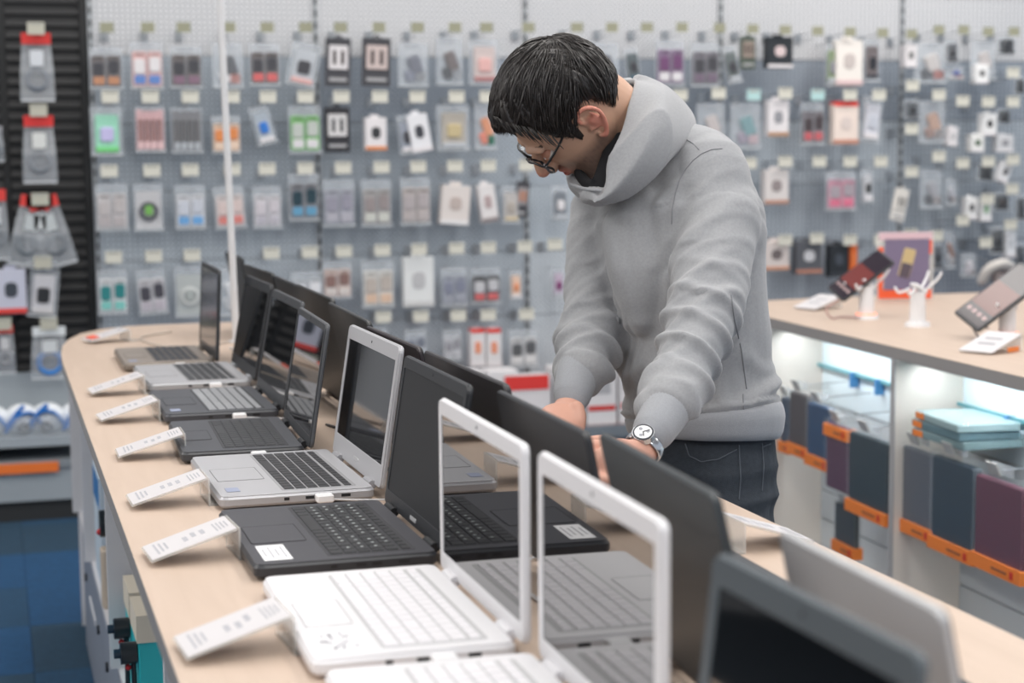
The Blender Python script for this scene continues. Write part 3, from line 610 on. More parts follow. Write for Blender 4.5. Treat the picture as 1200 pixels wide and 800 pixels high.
# ============================================================ LAPTOPS
MIRR = mat('glossy_screen', (10, 11, 14), .02, ior=3.1)
SEMI = mat('semi_gloss_screen', (12, 13, 16), .05, ior=1.75)
MATT = mat('matt_screen', (28, 30, 34), .5)
CLIPM = mat('clip_white', (236, 236, 238), .35)
PORT = mat('port_dark', (20, 22, 26), .5)
YZ = [[0, 0, 1], [1, 0, 0], [0, 1, 0]]      # slab local x->Y, y->Z, z->X
def laptop(label, side, y0, y1, hx, depth, lidh, lean, body, deck, keyc, lidc, bez, scr, bw, opt='', rot=0.):
    """side -1: user stands at the left, +1: right. local +x points to the user, hinge at local origin"""
    W = y1-y0; D = depth
    t = empty('laptop', (hx, (y0+y1)/2, TZ+.001), rz=(math.pi if side < 0 else 0)-R(rot), label=label, cat='laptop')
    B = mat('body_%d_%d_%d' % tuple(body), body, .38, .35 if max(body) > 120 and 'white' not in opt else 0)
    DK = mat('deck_%d_%d_%d' % tuple(deck), deck, .42, .3 if max(deck) > 120 and 'white' not in opt else 0)
    K = mat('key_%d_%d_%d' % tuple(keyc), keyc, .5); LD = mat('lid_%d_%d_%d' % tuple(lidc), lidc, .38, .3 if 120 < max(lidc) and 'white' not in opt else 0)
    BZ = mat('bezel_%d_%d_%d' % tuple(bez), bez, .4)
    I = [[1, 0, 0], [0, 1, 0], [0, 0, 1]]
    bs = MB().slab(D, W, .017, .013, .004, c=(D/2+.004, 0, .003)).build('base', B, t)
    MB().slab(D-.006, W-.006, .0012, .011, .0005, c=(D/2+.004, 0, .0198)).build('deck', DK, t)
    dz = .0212
    # keyboard tray and keys
    kx0, kx1 = .032, .032+.108; kw = W*.86; ky = 0
    MB().slab(kx1-kx0+.006, kw+.008, .0008, .004, .0003, c=((kx0+kx1)/2, ky, dz-.0006)).build('keyboard_tray', mat('tray_%d' % min(deck), tuple(int(v*.82) for v in deck), .6), t)
    ks = MB(); rows = 6; rp = (kx1-kx0)/rows
    for r_ in range(rows):
        n = 15; x = kx0+rp*(r_+.5); cw = kw/n
        i = 0.
        while i < n-.01:
            span = 1.
            if r_ == 5 and abs(i-3.) < .3: span = 5.
            elif r_ in (2, 3, 4) and i < .1: span = [0, 0, 1.4, 1.7, 2.2][r_]
            elif r_ in (3, 4) and i > 10 and i < 11.5: span = 1.8
            if i+span > n: span = n-i
            c = -kw/2+(i+span/2)*cw
            hh = rp*(.6 if r_ == 0 else .86)
            a = cw*span-.0022; zz = .0016
            ks.add([(x-hh/2, c-a/2, dz), (x+hh/2, c-a/2, dz), (x+hh/2, c+a/2, dz), (x-hh/2, c+a/2, dz),
                    (x-hh/2+.0008, c-a/2+.0008, dz+zz), (x+hh/2-.0008, c-a/2+.0008, dz+zz), (x+hh/2-.0008, c+a/2-.0008, dz+zz), (x-hh/2+.0008, c+a/2-.0008, dz+zz)],
                   [(4, 5, 6, 7), (0, 1, 5, 4), (1, 2, 6, 5), (2, 3, 7, 6), (3, 0, 4, 7)])
            i += span
    o = ks.build('keys', K, t); o['kind'] = 'stuff'
    if 'print' in opt:
        pr = MB()
        for r_ in range(1, 5):
            for c_ in range(14):
                if (r_*c_) % 7 == 6: continue
                pr.box((kx0+rp*(r_+.42), -kw/2+(c_+.5)*kw/15+.004, dz+.0019), (.004, .004, .0002))
        o = pr.build('key_lettering', mat('key_letter', (190, 196, 196), .6), t); o['kind'] = 'stuff'
    # touchpad and palm rest details
    px0 = kx1+.013; tpw = D-px0-.010
    MB().frame(tpw, .105, .0006, .004, .0006, .0006, .0006, .0006, .003, c=(px0+tpw/2, W*.02 if side < 0 else -W*.02, dz)).build('touchpad_rim', mat('rim_%d' % min(body), tuple(int(v*.7) for v in deck), .5), t)
    MB().slab(tpw-.002, .103, .0004, .003, .0001, c=(px0+tpw/2, W*.02 if side < 0 else -W*.02, dz)).build('touchpad', DK, t)
    # feet, ports
    for fx in (.03, D-.03):
        for fy in (-W/2+.03, W/2-.03): MB().cyl((fx, fy, -.0008), .006, .004, 10).build('rubber_foot', PORT, t)
    for s in (-1, 1):
        for k, (xx, ww) in enumerate(((.05, .014), (.085, .013), (.105, .013), (.14, .008))):
            MB().box((xx, s*(W/2-.0002), .012), (ww, .0012, .0045)).build('port', PORT, bs)
    # lid
    a = R(lean); ax = np.array([[0, -math.sin(a), math.cos(a)], [1, 0, 0], [0, math.cos(a), math.sin(a)]])   # x->Y, y->up the lid, z->towards user
    th = .007; org = np.array([-.004, 0, .016])
    cc = org+ax@np.array([0, lidh/2, -th])
    lid = MB().slab(W, lidh, th, .011, .002, M=ax, c=cc).build('lid', LD, t)
    bl, bt, bb_ = bw
    MB().frame(W-.003, lidh-.003, .0016, .010, bl, bl, bb_, bt, .002, M=ax, c=org+ax@np.array([0, lidh/2, 0])).build('bezel', BZ, lid)
    MB().box(org+ax@np.array([0, (bb_+(lidh-bt))/2, .0002]), (W-.003-2*bl+.001, lidh-.003-bt-bb_+.001, .0005), ax).build('screen', scr, lid)
    MB().cyl(org+ax@np.array([0, lidh-bt*.55, .0012]), .0022, .0008, 12, M=ax).build('webcam', PORT, lid)
    for s in (-1, 1): MB().cyl((.0, s*W*.33-.022, .017), .0065, .044, 12, M=[[1, 0, 0], [0, 0, 1], [0, 1, 0]]).build('hinge', PORT if max(body) < 90 else B, t, 'auto')
    if 'logo' in opt: MB().slab(.034, .006, .0005, .002, .0002, M=ax, c=org+ax@np.array([0, bb_*.5, .0016])).build('logo_plate', mat('logo_bright', (226, 226, 228), .3, .6), lid)
    if 'emblem' in opt:
        ax2 = ax.copy(); ax2[:, 2] *= -1
        MB().cyl(org+ax@np.array([0, lidh*.5, -th-.0004]), .014, .0004, 20, M=ax).build('emblem', mat('emblem_dark', (70, 72, 78), .25, .5), lid)
    if 'sticker' in opt:
        s = -side
        MB().box((D-.030, s*(W/2-.060), dz+.0004), (.036, .085, .0003)).build('spec_sticker', WHITE, t)
        for k in range(4): MB().box((D-.042+k*.008, s*(W/2-.060), dz+.0007), (.0025, .06-(k % 2)*.018, .0002)).build('sticker_print', PRINT, t)
    if 'badge' in opt:
        s = -side
        MB().box((D-.022, s*(W/2-.05), dz+.0004), (.020, .032, .0003)).build('small_sticker', mat('sticker_blue', (150, 158, 182), .4), t)
    if 'specks' in opt:
        s = -side; rr = random.Random(3)
        pr = MB()
        for k in range(22): pr.box((D-.050+rr.random()*.034, s*(W/2-.09)+rr.random()*.06, dz+.0003), (.003, .007, .0002))
        pr.build('printed_marks', PRINT, t)['kind'] = 'stuff'
    if 'clip' in opt:
        s = 1 if side > 0 else -1
        MB().slab(.026, .020, .012, .003, .002, c=(.085, -W/2-.011 if side > 0 else W/2+.011, .006)).build('security_clip', CLIPM, t)
        MB().tube([(.072, (W/2+.012), .009), (.03, (W/2+.016), .006), (-.02, (W/2+.012), .003), (-.06, W/2-.02, .002)], .0016, n=6).build('clip_cable', mat('clip_cable', (206, 206, 208), .4), t, True)
    return t
BKD = (46, 48, 53); DKD = (42, 44, 49); SIL = (196, 196, 200); GRY = (150, 152, 158); WHT = (228, 227, 230)
BWn = (.011, .016, .020)
laptop('bronze grey laptop with black keys, farthest in the left row', -1, 4.28, 4.635, .517, .215, .226, 3, (128, 120, 112), (150, 140, 132), (52, 54, 60), (60, 62, 66), (36, 38, 42), mat('half_matt_screen', (44, 46, 50), .12), (.008, .010, .022), 'badge clip')
laptop('silver laptop with wide mirrored screen, second from the far end of the left row', -1, 3.885, 4.24, .551, .228, .220, 11, (166, 168, 172), (176, 176, 180), (56, 58, 62), (48, 50, 54), (34, 36, 40), MIRR, (.011, .020, .026), 'clip', -.8)
laptop('charcoal laptop with pale grey key block, third in the left row', -1, 3.41, 3.775, .541, .225, .220, 11, (62, 64, 70), (70, 72, 78), (150, 152, 156), (70, 72, 76), (52, 54, 58), MIRR, (.011, .016, .024), 'badge clip')
laptop('all black laptop with glossy screen between the charcoal and the silver one', -1, 2.955, 3.315, .519, .212, .219, 9, (58, 60, 64), (66, 68, 74), (48, 50, 54), (84, 86, 90), (52, 54, 58), MIRR, (.009, .012, .018), 'clip', 2.2)
laptop('large silver laptop with black keys and silver screen frame, mid left row', -1, 2.555, 2.92, .548, .236, .221, 9, (172, 172, 176), (182, 182, 186), (48, 48, 52), (186, 186, 190), (180, 180, 184), SEMI, (.013, .022, .034), 'badge logo clip', -.6)
laptop('black laptop with a white spec sticker on its palm rest', -1, 2.11, 2.465, .536, .236, .219, 9, BKD, (62, 62, 68), (36, 37, 41), (46, 48, 52), (40, 42, 46), MATT, (.011, .016, .020), 'print sticker logo')
laptop('white laptop with white keyboard and white framed mirror screen, wholly in view', -1, 1.685, 2.05, .5135, .215, .212, 0, WHT, WHT, (232, 230, 234), WHT, WHT, MIRR, (.012, .018, .020), 'white specks clip', .6)
laptop('white framed laptop in the foreground, its base cut by the lower picture edge', -1, 1.293, 1.65, .5125, .215, .212, 0, WHT, WHT, (232, 230, 234), WHT, WHT, MIRR, (.014, .020, .020), 'white', 1.2)
laptop('blurred dark laptop lid with charcoal frame, nearest to the viewer', -1, .912, 1.206, .497, .205, .208, 7, (72, 80, 88), (84, 90, 96), (50, 52, 56), (84, 92, 98), (78, 86, 92), SEMI, (.016, .022, .022), '', -1.9)
# right row, seen from behind
laptop('black laptop lid beside the pole, farthest in the right row', 1, 4.88, 5.22, .718, .228, .222, 10, BKD, DKD, CH, (40, 42, 45), (38, 40, 44), SEMI, BWn, '')
laptop('dark laptop lid behind the silver laptop, second from the far right row end', 1, 4.18, 4.56, .699, .230, .228, 13, BKD, DKD, CH, (38, 40, 43), (38, 40, 44), SEMI, BWn, '', -2.5)
laptop('charcoal laptop lid with pale corner, third in the right row', 1, 3.83, 4.14, .695, .230, .222, 10, BKD, DKD, CH, (46, 48, 52), (38, 40, 44), SEMI, BWn, '')
laptop('wide black laptop lid with lit top edge, fourth in the right row', 1, 3.375, 3.79, .692, .232, .228, 11, BKD, DKD, CH, (38, 40, 42), (38, 40, 44), SEMI, BWn, '')
laptop('plain black laptop lid behind the silver screen frame', 1, 2.945, 3.355, .684, .232, .226, 13, BKD, DKD, CH, (40, 42, 44), (38, 40, 44), SEMI, BWn, '', 1.)
laptop('thin black laptop lid with reddish rim peeping over the silver screen', 1, 2.57, 2.93, .671, .232, .219, 12, BKD, DKD, CH, (44, 38, 42), (38, 40, 44), SEMI, BWn, '', -1)
laptop('black laptop lid seen above the sticker laptop, by the man\'s far hand', 1, 2.10, 2.515, .664, .232, .220, 10, BKD, DKD, CH, (40, 38, 42), (38, 40, 44), SEMI, BWn, 'emblem', -.6)
laptop('slate black laptop lid the man holds, behind the first white frame', 1, 1.732, 2.09, .652, .232, .217, 11, BKD, DKD, CH, (44, 46, 50), (38, 40, 44), SEMI, BWn, 'clip', .8)
laptop('broad grey black laptop lid in front of the wristwatch', 1, 1.338, 1.682, .648, .232, .228, 13, BKD, DKD, CH, (60, 66, 70), (38, 40, 44), SEMI, BWn, '', 3.2)
laptop('small silver laptop lid, blurred at the lower right', 1, 1.048, 1.322, .677, .190, .196, 12, (186, 188, 192), (190, 192, 196), (60, 62, 66), (188, 189, 192), (60, 62, 66), SEMI, (.009, .012, .016), '', 1.2)

# price plates on clear stands
PR = mat('price_plate', (212, 209, 211), .35)
def price_stand(x, y, L, Wd, z1, rz, label, c=None):
    t = empty('price_stand', (x, y, TZ), rz=rz, label=label, cat='price stand')
    a = math.atan2(z1-.008, L); M = np.array([[math.cos(a), 0, -math.sin(a)], [0, 1, 0], [math.sin(a), 0, math.cos(a)]])
    MB().slab(L, Wd, .0025, .004, .0008, M=M, c=(L/2, 0, .006+(z1-.008)/2)).build('acrylic_plate', ACRYL, t)
    MB().slab(L*.97, Wd*.94, .0008, .002, .0002, M=M, c=(L/2, 0, .0088+(z1-.008)/2)).build('paper_label', PR, t)
    MB().box((L-.001, 0, z1/2), (.0025, Wd, z1)).build('acrylic_back', ACRYL, t)
    MB().box((L+.014, 0, .0013), (.028, Wd, .0026)).build('acrylic_foot', ACRYL, t)
    rr = random.Random(int(y*100)); o = MB()
    Z = .0098+(z1-.008)/2
    def mark(u, v, du, dv): o.box(np.array([L/2, 0, Z])+M@np.array([u, v, 0]), (du, dv, .0003), M)
    for k in range(3): mark(-L*.38+k*.0065, Wd*.02, .0028, Wd*.62*(1-.18*k))
    for k in range(3): mark(-L*.05+k*.012, -Wd*.1+rr.random()*Wd*.2, .006, Wd*.26)
    for k in range(4): mark(L*.30+k*.005, Wd*.0, .002, Wd*.5*(1-.1*k))
    o.build('label_print', PRINT, t)['kind'] = 'stuff'
    return t
for i, (x, y, lb) in enumerate([
    (.193, 3.90, 'clear price stand beside the second farthest, silver laptop, smallest in the left line'),
    (.188, 3.50, 'clear price stand with white label beside the charcoal laptop'),
    (.194, 3.07, 'clear price stand with white label beside the all black laptop'),
    (.182, 2.64, 'clear price stand with white label beside the large silver laptop'),
    (.176, 2.27, 'clear price stand with white label left of the sticker laptop'),
    (.172, 1.82, 'clear price stand with white label beside the white laptop, nearest and largest')]):
    price_stand(x, y, .118, .088, .043, R([4, 4, 0, 2, 4, 4][i]), lb)
t = price_stand(.245, 4.98, .118, .08, .035, R(20), 'tilted price stand with red printed label at the far curved table end')
MB().box((.02, 0, .017), (.022, .05, .002), [[.97, 0, -.25], [0, 1, 0], [.25, 0, .97]]).build('red_print', mat('red_print', (232, 110, 90), .5), t)
price_stand(1.035, 2.10, .105, .088, .040, R(180), 'price stand on the right table edge in front of the man\'s jeans')
price_stand(1.02, 2.62, .105, .088, .040, R(180), 'price stand on the right table edge near the wristwatch')
# loose cables between the rows
for i, (pts, c, lb) in enumerate([
    ([(.50, 5.18, .003), (.40, 5.05, .003), (.44, 4.82, .003), (.56, 4.78, .003), (.66, 4.9, .003)], (190, 180, 170), 'pale thin cable looping on the far table end'),
    ([(.61, 4.70, .003), (.63, 4.4, .003), (.60, 4.1, .003), (.64, 3.85, .003)], (206, 206, 208), 'white cable lying behind the second laptop lid'),
    ([(.61, 3.30, .003), (.655, 3.1, .003), (.60, 2.98, .003), (.62, 2.8, .003), (.60, 2.6, .003)], (60, 60, 64), 'black cable lying behind the all black laptop'),
    ([(.66, 3.35, .003), (.63, 3.18, .012), (.64, 3.0, .003), (.61, 2.86, .003)], (214, 212, 210), 'white cable beside the black one behind the lids'),
    ([(.61, 2.55, .003), (.60, 2.4, .003), (.575, 2.3, .003), (.61, 2.14, .003), (.60, 1.95, .003), (.605, 1.7, .003)], (206, 204, 204), 'white cable behind the sticker laptop')]):
    o = MB().tube([(x, y, TZ+z) for x, y, z in pts], .0026, n=7).build('loose_cable', col(c), None, True); tag(o, lb, 'cable')

# ============================================================ RIGHT COUNTER
A0 = gz(893, 381, TZ-.03); A1 = gz(1200, 457, TZ-.03); dv = A0-A1; ang = math.atan2(dv[1], dv[0])-math.pi/2
ctr = empty('phone_counter', (A1[0], A1[1], 0), rz=ang, label='oak topped phone counter with lit compartments of tablet cases on the right', cat='counter')
Cr = np.array([[math.cos(ang), -math.sin(ang), 0], [math.sin(ang), math.cos(ang), 0], [0, 0, 1]])
def cloc(p): return (Cr.T@(np.array(p)-np.array([A1[0], A1[1], 0])))
def cw(l): return Cr@np.array(l)+np.array([A1[0], A1[1], 0])
ctop = MB().prism([(0, -1.0), (0, 1.75), (.06, 1.95), (.2, 2.07), (.5, 2.12), (1.7, 2.12), (1.7, -1.0)], TZ-.0012, TZ).build('countertop', WOOD, ctr)
MB().prism([(0, -1.0), (0, 1.75), (.06, 1.95), (.2, 2.07), (.5, 2.12), (1.7, 2.12), (1.7, -1.0)], TZ-.034, TZ-.0012).build('counter_edge', mat('counter_edge', (150, 146, 144), .5), ctr)
GLOW = mat('lit_back', (222, 234, 240), .4)
def cbx(name, lo, hi, m, par=None): return MB().bb(lo, hi).build(name, m, par or ctr)
BX = .215
LAM = mat('beige_laminate', (214, 206, 198), .5)
yd = [cloc(gz(x, y, TZ-.03))[1] for x, y in ((893, 381), (1045, 419))]; step = yd[0]-yd[1]
ds = [yd[1]+step*k for k in (-2, -1, 0, 1, 1.75)]
for y in ds: 
    MB().bb((.004, y-.011, .06), (BX, y+.011, TZ-.034)).build('divider', LAM, ctr)
    MB().bb((.0, y-.0115, .06), (.004, y+.0115, TZ-.034)).build('divider_edge', mat('divider_edge', (168, 166, 166), .5), ctr)
for k in range(len(ds)-1):
    y0, y1 = ds[k]+.011, ds[k+1]-.011
    if y1-y0 < .2: continue
    cbx('light_panel', (BX-.012, y0, .62), (BX, y1, TZ-.034), GLOW)
    for q in range(6):
        z0 = .06+q*.0933; cbx('slat_panel', (BX-.012, y0, z0), (BX, y1, z0+.088), mat('slat_white', (196, 202, 206), .45))
    cbx('glass_shelf_edge', (BX-.03, y0, .828), (BX-.012, y1, .832), mat('green_glass', (150, 200, 190), .1))
    cbx('hook_rail', (BX-.03, y0, .735), (BX-.022, y1, .745), mat('rail_teal', (110, 170, 180), .3, .4))
    for q in range(4): cbx('rail_bracket', (BX-.04, y0+.1+q*.17, .70), (BX-.015, y0+.115+q*.17, .745), mat('bracket_blue', (60, 120, 170), .4))
cbx('back_panel', (BX, -1.0, .06), (BX+.02, 1.75, TZ-.034), LAM)
cbx('counter_body', (BX+.02, -.98, .06), (1.62, 1.75, TZ-.034), LAM)
cbx('counter_base', (.03, -1.0, 0), (1.6, 1.9, .06), mat('base_grey', (140, 140, 140), .6))
cbx('bottom_board', (.0, -1.0, .06), (BX, 1.75, .085), LAM)
cbx('end_panel', (.0, 1.74, .085), (BX, 1.76, TZ-.034), LAM)
# lamps inside the compartments
for k in range(len(ds)-1):
    y0, y1 = ds[k], ds[k+1]
    l = bpy.data.lights.new('shelf_lamp_light', 'AREA'); l.shape = 'RECTANGLE'; l.size = .03; l.size_y = (y1-y0)*.9; l.energy = 3.6*(y1-y0); l.color = (.9, .97, 1)
    o = bpy.data.objects.new('shelf_lamp_light', l); C.objects.link(o); o.location = cw((.09, (y0+y1)/2, TZ-.04)); o.rotation_euler = (0, R(-12), ang)
    cbx('lamp_strip', (.07, y0+.03, TZ-.039), (.11, y1-.03, TZ-.0345), mat('lamp_strip', (236, 242, 246), .4))
# tablet cases hanging in the compartments
OR_ = mat('case_orange', (238, 132, 56), .5)
def case(x0, ytop, x1, ybot, X, c, label, w2=None, small=False):
    """photographed corners of the face (left/right px, top/bottom px at the left edge); X local depth of the face"""
    # intersect sight lines with the local plane x=X
    def hit(px, py):
        r_ = Cr.T@ray(px, py); o_ = cloc(CAM); tt = (X-o_[0])/r_[0]; return o_+r_*tt
    a = hit(x0, (ytop+ybot)/2); b = hit(x1, (ytop+ybot)/2); zt_, zb = hit((x0+x1)/2, ytop)[2], hit((x0+x1)/2, ybot)[2]
    w = abs(a[1]-b[1]); h = zt_-zb; yc = (a[1]+b[1])/2
    t = bpy.data.objects.new('tablet_case', None); C.objects.link(t); t.empty_display_size = .05; t.matrix_world = Matrix.Translation(cw((X, yc, zb)).tolist())@Matrix.Rotation(ang, 4, 'Z')
    tag(t, label, 'tablet case')
    T_ = .022 if not small else .015
    MB().slab(w*.93, h*.86, T_, .008, .004, M=[[0, 0, 1], [1, 0, 0], [0, 1, 0]], c=(0, 0, h*.47+.008)).build('folio_cover', mat('case_%d_%d_%d' % tuple(c), c, .45, noise=.15, nscale=30), t)
    MB().slab(w*.99, h*.97, T_+.012, .006, .003, M=[[0, 0, 1], [1, 0, 0], [0, 1, 0]], c=(-.006, 0, h*.5)).build('clear_bag', mat('case_bag', (210, 222, 228), .1, alpha=.07), t)
    zb_ = 0. if not small == 'top' else h*.86
    MB().box((T_/2, 0, .016 if small != 'top' else h*.84), (T_+.016, w, .034)).build('orange_band', OR_, t)
    MB().box((-.0095+.0005, -w*.1, .016 if small != 'top' else h*.84), (.001, w*.3, .006)).build('band_print', mat('band_print', (150, 90, 60), .5), t)
    MB().box((-.0095+.0005, -w*.34, .016 if small != 'top' else h*.84), (.001, .014, .018)).build('red_mark', mat('band_red', (206, 50, 46), .5), t)
    MB().box((T_/2, 0, h+.012), (.004, w*.4, .026)).build('hang_tab', CLEARD, t)
    MB().tube([(T_/2, 0, h+.01), (.12-.0*X, 0, h+.016), (max(.13, BX-X-.02), 0, h+.018)], .002, n=5, sub=1).build('hook_wire', WIRE, t)
    MB().box((-.004, w*.08, h+.012), (.003, .05, .034), np.array(Matrix.Rotation(R(-25), 3, 'Y'))).build('price_ticket', mat('case_ticket', (190, 188, 184), .5), t)
    return t
NAVY, DGR, BRG, GRC = (26, 50, 78), (28, 44, 52), (92, 40, 62), (84, 88, 98)
case(914, 462, 926, 530, .045, NAVY, 'narrow navy tablet case just right of the man\'s hoodie')
case(924, 456, 948, 534, .035, (74, 66, 68), 'grey brown tablet case with orange foot, second from the man')
case(945, 470, 973, 548, .025, (24, 62, 100), 'deep blue tablet case with orange foot in the far compartment')
case(967, 492, 995, 582, .016, (86, 46, 72), 'plum tablet case with an orange band at its top', small='top')
case(993, 505, 1041, 607, .006, (26, 44, 54), 'large dark green black tablet case left of the divider')
case(977, 588, 1003, 650, .06, (60, 64, 66), 'small dark case with orange foot hanging low in the far compartment', small=True)
case(1054, 520, 1096, 629, .03, GRC, 'slate grey tablet case just right of the divider')
case(1090, 532, 1144, 652, .02, (26, 46, 62), 'navy black tablet case in glossy film, in the near compartment')
case(1140, 556, 1200, 674, .008, BRG, 'burgundy tablet case at the right picture edge')
# flat packs lying on the hooks of the near compartment
for k, (c, z, dx, lb) in enumerate([((120, 138, 140), 0, .0, 'lowest of three flat glassy tablet packs stacked above the hanging cases'), ((70, 96, 108), .022, .008, 'middle one of three flat glassy tablet packs stacked above the hanging cases'), ((160, 176, 176), .044, .0, 'top flat glassy tablet pack of the stack above the hanging cases')]):
    r_ = Cr.T@ray(1128, 505); o_ = cloc(CAM); hitp = o_+r_*((.10-o_[0])/r_[0])
    t = bpy.data.objects.new('flat_tablet_pack', None); C.objects.link(t); t.matrix_world = Matrix.Translation(cw((.10, hitp[1]-.02+dx, hitp[2]-.022+z)).tolist())@Matrix.Rotation(ang+R(2-3*k), 4, 'Z'); tag(t, lb, 'package')
    MB().slab(.17, .26, .019, .005, .002).build('pack_body', col(c, .2), t); MB().slab(.172, .262, .0205, .006, .002, c=(0, 0, -.0005)).build('clear_film', mat('film_teal', (170, 205, 212), .08, alpha=.25), t)
    MB().bb((-.087, .07, .002), (-.0862, .12, .018)).build('orange_label', OR_, t)
t = None
# ---- things standing on the counter
WST = mat('stand_white', (232, 232, 234), .3)
GLO = mat('orange_ring', (250, 150, 110), .5, emit=.9)
BR = np.array([cr, cu, cb]).T
def stand(px, py, label, h=.105, glow=True):
    p = gz(px, py, TZ); t = empty('phone_stand', p, label=label, cat='phone stand')
    MB().cyl((0, 0, 0), .038, .012, 28, .035).build('foot_disc', WST, t, 'auto')
    if glow: MB().cyl((0, 0, .012), .032, .004, 28).build('light_ring', GLO, t, 'auto')
    MB().cyl((0, 0, .012+.004*glow), .024, h, 24, .022).build('column', WST, t, 'auto')
    MB().slab(.05, .04, .01, .008, .003, M=np.array(Matrix.Rotation(R(35), 3, 'Y')), c=(0, 0, h+.018)).build('head_plate', WST, t)
    for s in (-1, 1):
        for q in (-1, 1):
            MB().tube([(q*.02, s*.015, h+.02), (q*.045, s*.03, h+.028+q*.02), (q*.055, s*.036, h+.045+q*.022)], .004, n=8, sub=3).build('claw', WST, t, True)
    return t, p
def tablet(c, d, lax, sax, L, Wd, label, scr):
    z = np.array(BR@np.array(lax)); z /= np.linalg.norm(z); x = BR@np.array(sax); x -= z*(x@z); x /= np.linalg.norm(x); n = np.cross(x, z)
    if n[2] < 0: n = -n
    M = np.array([x, z, n]).T
    if np.linalg.det(M) < 0: M[:, 0] *= -1
    t = empty('display_tablet', at(*c, d), M=M, label=label, cat='tablet')
    MB().slab(Wd, L, .009, .008, .002, c=(0, 0, -.004)).build('shell', mat('tablet_black', (32, 36, 42), .3), t)
    MB().slab(Wd*.9, L*.93, .0006, .003, .0002, c=(0, 0, .0052)).build('screen', mat(scr[0], scr[1], .15, emit=.05), t)
    MB().box((0, -L*.05, .0062), (Wd*.88, L*.4, .0003)).build('screen_picture', mat(scr[2], scr[3], .15, emit=.05), t)
    for k in range(4): MB().box((Wd*(-.3+.2*k), -L*.33, .0062), (Wd*.12, L*.05, .0003)).build('screen_icon', mat('icon_pale', (176, 150, 150), .2, emit=.1), t)
    return t
s1, p1 = stand(1015, 373, 'white phone stand with glowing orange ring holding the tilted far tablet', .085)
d1 = np.dot(p1-CAM, cf)
tablet((1009, 323), d1, (.80, .60, .0), (.62, -.20, .76), .20, .10, 'far dark tablet with a red screen on a white stand', ('tab_scr_red', (44, 36, 46), 'tab_pic_red', (112, 54, 52)))
s2, p2 = stand(1075, 382, 'empty white phone stand with open claws in the middle of the counter', .09, False)
s3, p3 = stand(1180, 396, 'white phone stand with glowing orange ring under the right tablet', .075)
d3 = np.dot(p3-CAM, cf)
tablet((1172, 348), d3-.03, (.80, .60, .0), (.66, -.14, .74), .235, .12, 'right dark tablet with a brownish screen cut by the picture edge', ('tab_scr_brown', (66, 60, 64), 'tab_pic_brown', (104, 66, 62)))
for i, (a, b_, c_) in enumerate((((985, 350), (975, 385), 'pink cable loop hanging from the far tablet'), ((1158, 384), (1148, 412), 'grey cable hanging from the right tablet'))):
    dd = (d1, d3)[i]; P0 = at(*a, dd); P1 = gz(b_[0], b_[1], TZ+.003)
    P1 = at(b_[0], b_[1]-4, dd-.02); P1[2] = max(P1[2], TZ+.004)
    o = MB().tube([P0, P1+np.array([-.02, 0, .03]), P1, P1+np.array([.035, .01, .002]), p1+np.array([-.03, -.02, .006]) if i == 0 else p3+np.array([-.03, -.02, .006])], .0028, n=7).build('tablet_cable', mat('cable_pink', (186, 150, 146), .4) if i == 0 else mat('cable_grey', (110, 112, 118), .5), None, True); tag(o, c_, 'cable')
def plate(px, py, L, Wd, rz, label, red=False):
    p = gz(px, py, TZ); t = empty('price_stand', p, rz=rz, label=label, cat='price stand'); a = R(16); M = np.array([[math.cos(a), 0, -math.sin(a)], [0, 1, 0], [math.sin(a), 0, math.cos(a)]])
    MB().slab(L, Wd, .004, .004, .001, M=M, c=(0, 0, .004+L/2*math.sin(a))).build('price_plate', PR, t)
    MB().box((L*.47, 0, L*math.sin(a)/2+.002), (.003, Wd, L*math.sin(a))).build('acrylic_back', ACRYL, t)
    for k in range(2): MB().box((-L*.12+k*L*.25, 0, .010+L/2*math.sin(a)+(-L*.12+k*L*.25)*math.tan(a)-.0008), (L*.07, Wd*.5, .0006), M).build('label_print', PRINT, t)
    if red: MB().box((L*.2, -Wd/2-.001, .008), (.05, .003, .012)).build('orange_mark', OR_, t)
plate(958, 362, .13, .10, R(20), 'white price plate at the far corner of the phone counter')
plate(1160, 412, .14, .10, R(25), 'white price plate with an orange mark in front of the right tablet', True)
# acrylic poster frame
p = gz(1060, 352, TZ); t = empty('poster_frame', p, rz=R(-14), label='acrylic poster frame with a purple phone poster and orange border', cat='poster')
Mx = [[1, 0, 0], [0, 0, 1], [0, 1, 0]]
MB().slab(.20, .235, .006, .004, .001, M=Mx, c=(0, 0, .1185)).build('acrylic_block', ACRYL, t)
PO_ = mat('poster_orange', (238, 96, 54), .5)
MB().box((0, -.001, .022), (.185, .003, .030)).build('orange_border', PO_, t)
MB().box((-.085, -.001, .11), (.016, .003, .15)).build('orange_border', PO_, t)
MB().box((.085, -.001, .19), (.014, .003, .06)).build('orange_border', PO_, t)
MB().box((.005, -.0035, .125), (.155, .002, .175)).build('purple_poster', mat('poster_purple', (120, 110, 138), .4), t)
MB().box((-.0, -.0035, .222), (.185, .002, .026)).build('pink_strip', mat('poster_pink', (214, 186, 196), .4), t)
MB().slab(.042, .10, .003, .006, .001, M=[[.97, .24, 0], [0, 0, 1], [-.24, .97, 0]], c=(.005, -.006, .13)).build('phone_picture', mat('phone_pic', (196, 176, 130), .3), t)
MB().slab(.036, .05, .003, .004, .001, M=[[.97, .24, 0], [0, 0, 1], [-.24, .97, 0]], c=(-.0, -.0075, .105)).build('phone_picture', mat('phone_pic2', (90, 80, 90), .3), t)
